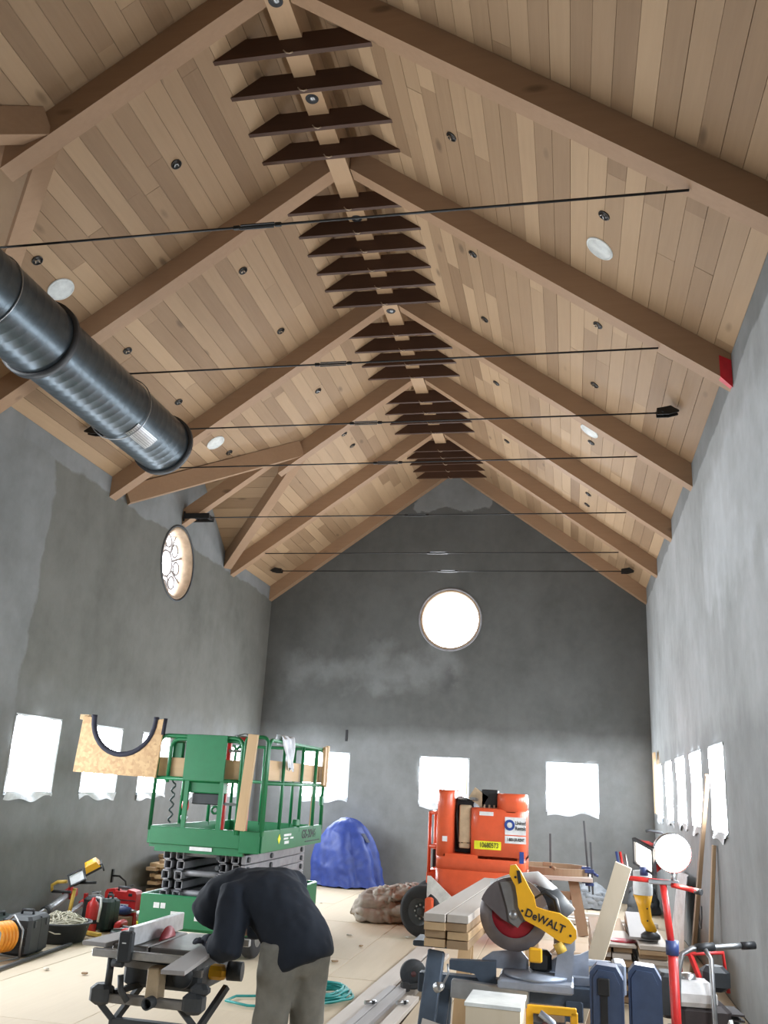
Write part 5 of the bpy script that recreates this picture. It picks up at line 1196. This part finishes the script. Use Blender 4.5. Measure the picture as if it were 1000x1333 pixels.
def glove(hn, el, name='glove', side=1):
    """gloved hand flat on the work: palm, four curled fingers of unequal length and a thumb from the side"""
    d = (hn-el); d.z = 0; d.normalize(); s = Vector((-d.y, d.x, 0))*side; up = Vector((0, 0, 1))
    V = []; E = []
    def add(p, r): V.append((p.x, p.y, p.z, r)); return len(V)-1
    w = add(hn-d*0.05+up*0.012, 0.032); pa = add(hn+up*0.004, 0.036); pb = add(hn+d*0.035, 0.032); E += [(w, pa), (pa, pb)]
    o = skin_mesh(name, V, E, 'glove', PERS, 2)
    for k, L_ in enumerate((0.062, 0.074, 0.078, 0.068)):
        off = s*((k-1.5)*0.021)
        b0 = hn+d*0.03+off; v = [b0, b0+d*(L_*0.5)+up*0.004, b0+d*(L_*0.82)-up*0.010, b0+d*L_*0.98-up*0.024]
        skin_mesh('finger', [(q.x, q.y, q.z, 0.0105-0.0008*i) for i, q in enumerate(v)], [(0, 1), (1, 2), (2, 3)], 'glove', o, 1)
    v = [hn-d*0.01-s*0.025, hn+d*0.015-s*0.05, hn+d*0.045-s*0.058-up*0.012]
    skin_mesh('thumb', [(q.x, q.y, q.z, 0.012-0.001*i) for i, q in enumerate(v)], [(0, 1), (1, 2)], 'glove', o, 1)
glove(HNL, ELL, side=-1); glove(HNR, ELR, side=1)

# ================================================================== teal hose on the floor
pts = []
for k in range(9*40):
    a = 2*PI*k/40; q = 0.30+0.035*math.sin(k*0.017*9)+0.03*math.sin(0.31*k); pts.append((0.20+(q-0.08)*math.cos(a)*1.0+0.02*math.sin(k*0.05), 7.86+q*math.sin(a)*0.85, 0.012+0.012*(k//60)+0.004*math.sin(k*0.7)))
pts += [(0.20+0.2*math.cos(a), 7.86+0.26*math.sin(a), 0.02) for a in (0.1, -0.5, -1.1)]
pts += [(0.30, 7.50, 0.012), (0.05, 7.38, 0.012), (-0.25, 7.32, 0.012), (-0.46, 7.40, 0.012), (-0.44, 7.58, 0.012), (-0.15, 7.72, 0.012), (0.05, 7.80, 0.012), (0.1, 7.95, 0.05)]
tag(MB().tube(pts, 0.010, 6).build('air_hose', 'hose_teal'), 'coiled teal air hose on the floor behind the bending person', 'hose')
# long boards lying on the floor in front of the orange lift
for k, (x0, y0, x1, y1, z, w, mt, lab) in enumerate(((0.56, 6.6, 0.66, 10.6, 0.02, 0.17, 'pale_board', 'long pale board lying on the floor beside the teal hose'), (0.79, 6.5, 0.86, 10.2, 0.02, 0.19, 'pale_board', 'long pale board lying next to the floor fittings'),
        (1.10, 6.5, 1.13, 9.6, 0.02, 0.22, 'ply_floor', 'wide yellowish board on the floor below the saw stand'), (0.74, 6.4, 0.82, 8.3, 0.06, 0.09, 'grey_board', 'grey grooved board lying on the pale boards'), (0.66, 6.4, 0.73, 8.2, 0.06, 0.06, 'grey_board', 'narrow grey strip lying on the pale boards'), (0.92, 6.5, 0.96, 7.9, 0.06, 0.10, 'pale_board', 'short pale board laid over the long ones'))):
    tag(MB().beam((x0, y0, z), (x1, y1, z), w, 0.036, bev=0.003).build('long_board', mt), lab, 'board')
t = thing('tape_reel', 'black reel standing on the floor boards', 'reel', (0.88, 8.35, 0.04), R(15))
MB().lathe([(0.022, -0.02), (0.11, -0.025), (0.115, -0.02), (0.115, 0.02), (0.11, 0.025), (0.022, 0.02)], (0, 0, 0.117), 'Y', 32).build('reel', 'case_black', t)
MB().lathe([(0.0, -0.03), (0.022, -0.03), (0.022, 0.03), (0.0, 0.03)], (0, 0, 0.117), 'Y', 16).build('hub', 'maroon', t)
tag(MB().box((1.03, 8.55, 0.10), (0.15, 0.16, 0.12), bev=0.004).build('small_box', 'plastic_film'), 'small pale blue box on the floor boards beside the black reel', 'box')
power_tool('impact_driver', 'dark cordless driver lying on the boards near the black reel', (1.06, 8.15, 0.045), R(-60), 'beige_metal', 'case_black', 1.1)
for k, (x, y) in enumerate(((0.70, 7.45), (0.93, 7.55))):
    t = thing('hose_fitting', ['brass hose coupling on the boards beside the hose', 'steel hose coupling with black elbow on the boards'][k], 'fitting', (x, y, 0.085), R(40))
    MB().cyl((-0.05, 0, 0.012), (0.05, 0, 0.012), 0.014).build('sleeve', 'bright_steel', t); MB().box((0.02, 0, 0.012), (0.02, 0.036, 0.026)).build('nut', 'black_plastic', t)

# ================================================================== mitre saw, its stand and what lies around it
G = thing('saw_stand', 'blue-grey steel mitre saw stand with extension arms', 'saw stand', (2.02, 4.72, 0))
MB().beam((-0.52, 0.0, 0.80), (0.42, 0.0, 0.80), 0.075, 0.085, bev=0.006).build('main_beam', 'stand_blue', G)
for sx in (-1, 1):
    for sy in (-1, 1): MB().beam((-0.40 if sx < 0 else 0.22, sy*0.02, 0.78), (-0.47 if sx < 0 else 0.22, sy*0.34, 0.02), 0.085, 0.04, up=(0, 1, 0), bev=0.006).build('leg', 'stand_blue', G)
MB().beam((-0.42, -0.12, 0.96), (-0.46, -0.22, 0.52), 0.08, 0.05, up=(0, 1, 0), bev=0.006).build('brace', 'stand_blue', G)
o = MB()
ol = [(-0.36, 0.92), (-0.14, 0.93), (-0.14, 0.74), (-0.19, 0.74), (-0.20, 0.82), (-0.24, 0.87), (-0.36, 0.88)]
o.prism(ol, -0.10, -0.05, 'XZ').build('arm_bracket', 'stand_blue', G)
MB().box((-0.42, 0.0, 0.98), (0.24, 0.20, 0.026), bev=0.005).build('work_support', 'stand_blue', G)
MB().beam((-0.34, -0.16, 0.815), (0.02, -0.17, 0.80), 0.05, 0.075, bev=0.004).build('extension_arm', 'alu', G)
for k in range(7): MB().box((-0.09+0.022*k, 0.02, 0.84), (0.010, 0.05, 0.16)).build('bellows_fold', 'ink', G)
MB().beam((0.20, 0.02, 0.86), (0.44, 0.02, 0.87), 0.05, 0.05, bev=0.008).build('extension_tube', 'saw_alu', G); MB().beam((0.20, 0.10, 0.93), (0.44, 0.10, 0.93), 0.03, 0.03, bev=0.006).build('extension_tube', 'saw_alu', G)
MB().box((0.43, 0.04, 0.89), (0.06, 0.16, 0.14), bev=0.01).build('end_stop', 'saw_alu', G)
# mitre saw
Q = thing('mitre_saw', 'yellow and grey sliding mitre saw with a red blade, head raised', 'mitre saw', (2.05, 4.62, 0.845))
MB().box((0.02, 0.0, 0.02), (0.34, 0.30, 0.04), bev=0.008).build('base', 'saw_alu', Q)
MB().lathe([(0.0, 0.04), (0.15, 0.04), (0.155, 0.055), (0.0, 0.06)], (0.02, 0.0, 0.0), n=36).build('turntable', 'saw_alu', Q)
for x0_, x1_ in ((-0.24, -0.02), (0.06, 0.26)):
    MB().prism([(x0_, 0.05), (x1_, 0.05), (x1_, 0.10 if x0_ < 0 else 0.16), (x1_-0.04, 0.14), (x0_+0.05, 0.12), (x0_, 0.085)], 0.05, 0.07, 'XZ').build('fence', 'saw_alu', Q)
MB().prism([(0.10, 0.02), (0.18, 0.02), (0.20, 0.24), (0.13, 0.25)], -0.06, 0.02, 'XZ').build('upright', 'saw_alu', Q)
MB().box((0.15, 0.08, 0.20), (0.10, 0.14, 0.12), bev=0.02).build('pivot_housing', 'saw_grey', Q)
bc = (-0.085, 0.0, 0.30)
MB().lathe([(0.0, -0.002), (0.148, -0.002), (0.152, 0.0), (0.148, 0.002), (0.0, 0.002)], bc, 'Y', 60).build('blade', 'blade_red', Q)
tri = MB()
for k in range(60): a = 2*PI*k/60; tri.prism([(0.150*math.cos(a), 0.150*math.sin(a)), (0.158*math.cos(a+0.04), 0.158*math.sin(a+0.04)), (0.150*math.cos(a+0.075), 0.150*math.sin(a+0.075))], -0.0015, 0.0015, 'XZ')
o = tri.build('blade_teeth', 'steel', Q); o.location = bc
MB().lathe([(0.105, -0.012), (0.160, -0.012), (0.163, -0.006), (0.163, 0.006)], bc, 'Y', 48).build('blade_guard', 'guard', Q)
g = [(0.165*math.cos(a), 0.165*math.sin(a)) for a in [R(20)+R(140)*k/16 for k in range(17)]]
g = g+[(-0.06, -0.02), (0.0, -0.05), (0.09, -0.01)]
o = MB().prism([(p[0], p[1]) for p in g], -0.03, -0.014, 'XZ').build('upper_guard', 'guard', Q); o.location = bc
o = MB().prism([(-0.065, 0.14), (0.05, 0.155), (0.075, 0.02), (0.02, -0.055), (-0.02, -0.03), (-0.03, 0.03)], -0.045, -0.028, 'XZ').build('guard_plate', 'saw_grey', Q); o.location = bc
MB().lathe([(0.0, -0.05), (0.020, -0.05), (0.024, -0.03)], bc, 'Y', 18).build('arbor_nut', 'steel', Q)
# yellow arm: outline in the XZ plane, thick in Y
arm = [(-0.100, 0.52), (-0.075, 0.525), (-0.05, 0.495), (-0.01, 0.425), (0.012, 0.39), (0.022, 0.345), (0.06, 0.335), (0.13, 0.325), (0.175, 0.30), (0.205, 0.26), (0.205, 0.225), (0.18, 0.20), (0.13, 0.205), (0.04, 0.255), (-0.03, 0.285), (-0.062, 0.34), (-0.066, 0.38), (-0.075, 0.43), (-0.105, 0.48)]
A_ = MB().prism(arm, -0.075, -0.045, 'XZ').build('arm', 'yellow', Q)
for x, z in ((-0.042, 0.325), (0.178, 0.235), (-0.075, 0.47)): MB().lathe([(0.0, -0.003), (0.006, -0.002)], (x, -0.076, z), 'Y', 10).build('screw', 'ink', A_)
text_part('lettering', 'DeWALT', 0.050, 'ink', A_, (0.062, -0.0765, 0.288), (R(90), R(20), 0), bold=0.0009, sx=0.95)
MB().prism([(-0.07, 0.50), (-0.06, 0.44), (-0.045, 0.45), (-0.055, 0.50)], -0.078, -0.074, 'XZ').build('grip_pad', 'black_plastic', A_)
MB().tube([(0.02, 0.06, 0.37), (0.10, 0.06, 0.37), (0.16, 0.06, 0.30)], 0.055, 12).build('motor', 'dark_grey', Q)
MB().tube([(0.0, -0.02, 0.37), (0.06, -0.02, 0.41), (0.11, -0.02, 0.38), (0.13, -0.02, 0.30)], 0.012, 8).build('carry_handle', 'black_plastic', Q)
MB().cyl((0.12, -0.06, 0.20), (0.14, -0.06, 0.16), 0.025).build('lock_knob', 'yellow_pale', Q)
MB().box((0.02, -0.10, 0.145), (0.06, 0.04, 0.06), bev=0.006).build('scale_block', 'yellow', Q)
MB().box((0.04, 0.04, 0.10), (0.10, 0.08, 0.10), bev=0.02).build('gearbox', 'black_plastic', Q)
MB().tube([(0.10, 0.06, 0.40), (0.02, 0.10, 0.46), (-0.10, 0.12, 0.44), (-0.20, 0.14, 0.40)], 0.030, 12).build('dust_hose', 'tank', Q)
# stack of flooring boards on the stand arm
rg = random.Random(21)
for lay in range(4):
    for j in range(2):
        x = 1.61+0.105*j; z = 1.012+0.038*lay
        mt = 'pale_board' if lay == 3 else ('cut_end' if (lay+j) % 2 else 'pine_y')
        dx = rg.uniform(-.004, .004); y0 = 4.46+rg.uniform(-.05, .03)
        o = MB().beam((x+dx, y0, z), (x+dx+0.10, y0+1.95, z), 0.100, 0.034, bev=0.0015).build('flooring_board', mt)
        tag(o, '%s flooring board, %s layer of stack on saw stand' % ('outer' if j == 0 else 'inner', NUM[lay]), 'board', 'flooring boards stacked on the saw stand')
for k in range(2): tag(MB().beam((1.875, 4.95+0.03*k, 1.014+0.042*k), (1.955, 6.4, 1.014+0.042*k), 0.11, 0.038, bev=0.002).build('flooring_board', 'pine_y' if k == 0 else 'grey_board'), ['short lower board wedged between stack and saw', 'short upper board wedged between stack and saw'][k], 'board')
# trestle under the far ends of the boards
t = thing('sawhorse', 'wooden sawhorse under the far end of the flooring boards', 'sawhorse', (1.78, 6.15, 0))
MB().box((0, 0, 0.947), (0.50, 0.09, 0.09), bev=0.004).build('top_rail', 'pine', t)
for sx in (-1, 1):
    for sy in (-1, 1): MB().beam((sx*0.2, sy*0.02, 0.92), (sx*0.24, sy*0.24, 0.0), 0.08, 0.036, up=(0, 1, 0)).build('leg', 'pine_z', t)
# small torch clipped under the boards
t = thing('clip_lamp', 'small chrome clip lamp below the stacked boards', 'lamp', (1.655, 4.42, 0.845), R(-20))
MB().lathe([(0.012, 0.0), (0.018, 0.015), (0.022, 0.05), (0.0, 0.048)], (0, 0, 0), 'Y', 18, M=Matrix.Rotation(R(180), 4, 'Z')).build('reflector', 'bright_steel', t); MB().tube([(0, 0, 0), (0.02, 0.02, 0.05), (0.015, 0.02, 0.09)], 0.005, 6).build('stem', 'steel', t)
# plywood bench in front with box and tools on it
t = thing('tool_bench', 'low blue-grey rolling bench under the plywood box', 'bench', (1.95, 4.02, 0))
MB().box((0, 0, 0.665), (0.86, 0.42, 0.03), bev=0.004).build('top', 'stand_blue', t)
for sx in (-1, 1):
    for sy in (-1, 1): MB().box((sx*0.38, sy*0.17, 0.325), (0.05, 0.05, 0.65)).build('leg', 'stand_blue', t)
t = thing('plywood_box', 'pale plywood box with white top on the bench', 'box', (1.93, 4.02, 0.682), R(-2))
MB().box((0, 0, 0.10), (0.215, 0.235, 0.20)).build('body', 'birch', t); MB().box((0, 0, 0.207), (0.225, 0.245, 0.014), bev=0.001).build('top', 'white_paint', t)
t = thing('yellow_clamp_frame', 'yellow steel frame with slots lying beside the plywood box', 'frame', (2.15, 4.12, 0.682), R(4))
fr_ = MB()
for c2, d2 in (((0, 0, 0.17), (0.20, 0.02, 0.03)), ((0.09, 0, 0.085), (0.03, 0.02, 0.17)), ((-0.09, 0, 0.085), (0.03, 0.02, 0.17)), ((0, 0, 0.015), (0.20, 0.02, 0.03))): fr_.box(c2, d2, bev=0.003)
fr_.build('frame', 'yellow', t); MB().box((0.01, -0.002, 0.11), (0.10, 0.012, 0.03), bev=0.004).build('slot_plate', 'maroon', t)
MB().tube([(-0.05, -0.06, 0.17), (0.0, -0.07, 0.14), (0.03, -0.07, 0.06), (0.03, -0.07, 0.012)], 0.014, 8).build('tube_handle', 'saw_alu', t)
tag(MB().box((2.285, 4.13, 0.74), (0.16, 0.16, 0.115), bev=0.002).build('cardboard_box', 'card'), 'brown cardboard box on the bench beside the yellow frame', 'box')
t = thing('open_carton', 'open brown carton of paper scraps behind the mitre saw base', 'carton', (2.18, 5.68, 0.50), R(12))
MB().box((0, 0, 0.16), (0.26, 0.22, 0.32)).build('body', 'card', t); MB().beam((-0.1, -0.05, 0.32), (-0.02, -0.09, 0.40), 0.14, 0.004).build('flap', 'card', t); MB().beam((0.02, 0, 0.30), (-0.04, 0.02, 0.42), 0.06, 0.006).build('paper_scrap', 'paper', t)
tag(MB().box((2.18, 5.68, 0.25), (0.36, 0.34, 0.498), bev=0.01).build('storage_crate', 'case_black'), 'black crate under the open carton', 'crate')
tag(MB().beam((1.66, 3.98, 0.685), (1.68, 4.02, 0.785), 0.10, 0.03, up=(0, 1, 0)).build('wood_offcut', 'pale_board'), 'pale wood offcut standing on the bench', 'offcut')
# folded blue trestles
for k, (x, y, w, lab) in enumerate(((2.385, 4.50, 0.145, 'folded blue plastic trestle with black strap'), (2.555, 4.58, 0.145, 'folded blue plastic trestle without a strap'))):
    t = thing('folding_trestle', lab, 'trestle', (x, y, 0), R(-4))
    ol = [(-w/2, 0.0), (w/2, 0.0), (w/2, 0.93), (w/2-0.03, 0.98), (-w/2+0.03, 0.985), (-w/2, 0.95)]
    MB().prism(ol, -0.05, 0.05, 'XZ').build('leg_panel', 'case_blue', t); MB().prism([(q[0]*0.8, q[1]*0.97+0.01) for q in ol], -0.058, 0.058, 'XZ').build('inner_panel', 'case_blue', t)
    if k == 0:
        MB().box((-0.01, -0.062, 0.47), (0.030, 0.006, 0.88)).build('strap', 'ink', t); MB().box((-0.01, -0.066, 0.90), (0.05, 0.014, 0.07), bev=0.004).build('buckle', 'black_plastic', t)
    for x2 in (-w/2+0.02, w/2-0.02): MB().box((x2, 0, 0.01), (0.035, 0.11, 0.02)).build('foot', 'rubber', t)
tag(MB().beam((2.06, 5.26, 0.0), (2.50, 5.02, 1.37), 0.085, 0.016, up=(0.2, 1, 0), bev=0.001).build('leaning_board', 'birch'), 'pale board with slanted end leaning behind the saw stand', 'board')

# wood chips and crumbs swept about the floor
for k, (u, v) in enumerate(((455, 1218), (436, 1252), (530, 1221), (165, 1252), (60, 1262), (110, 1268), (165, 1290), (470, 1232), (418, 1176), (520, 1186))):
    p_ = at(u, v, 2, 0.0)
    tag(MB().box((p_.x, p_.y, 0.008), (0.07-0.004*k, 0.035, 0.016), rot=R(37*k), bev=0.004).build('wood_chip', 'cut_end' if k % 2 else 'plaster_bits'), 'small loose crumb of wood or plaster on the plywood floor', 'chip', 'crumbs on the floor')
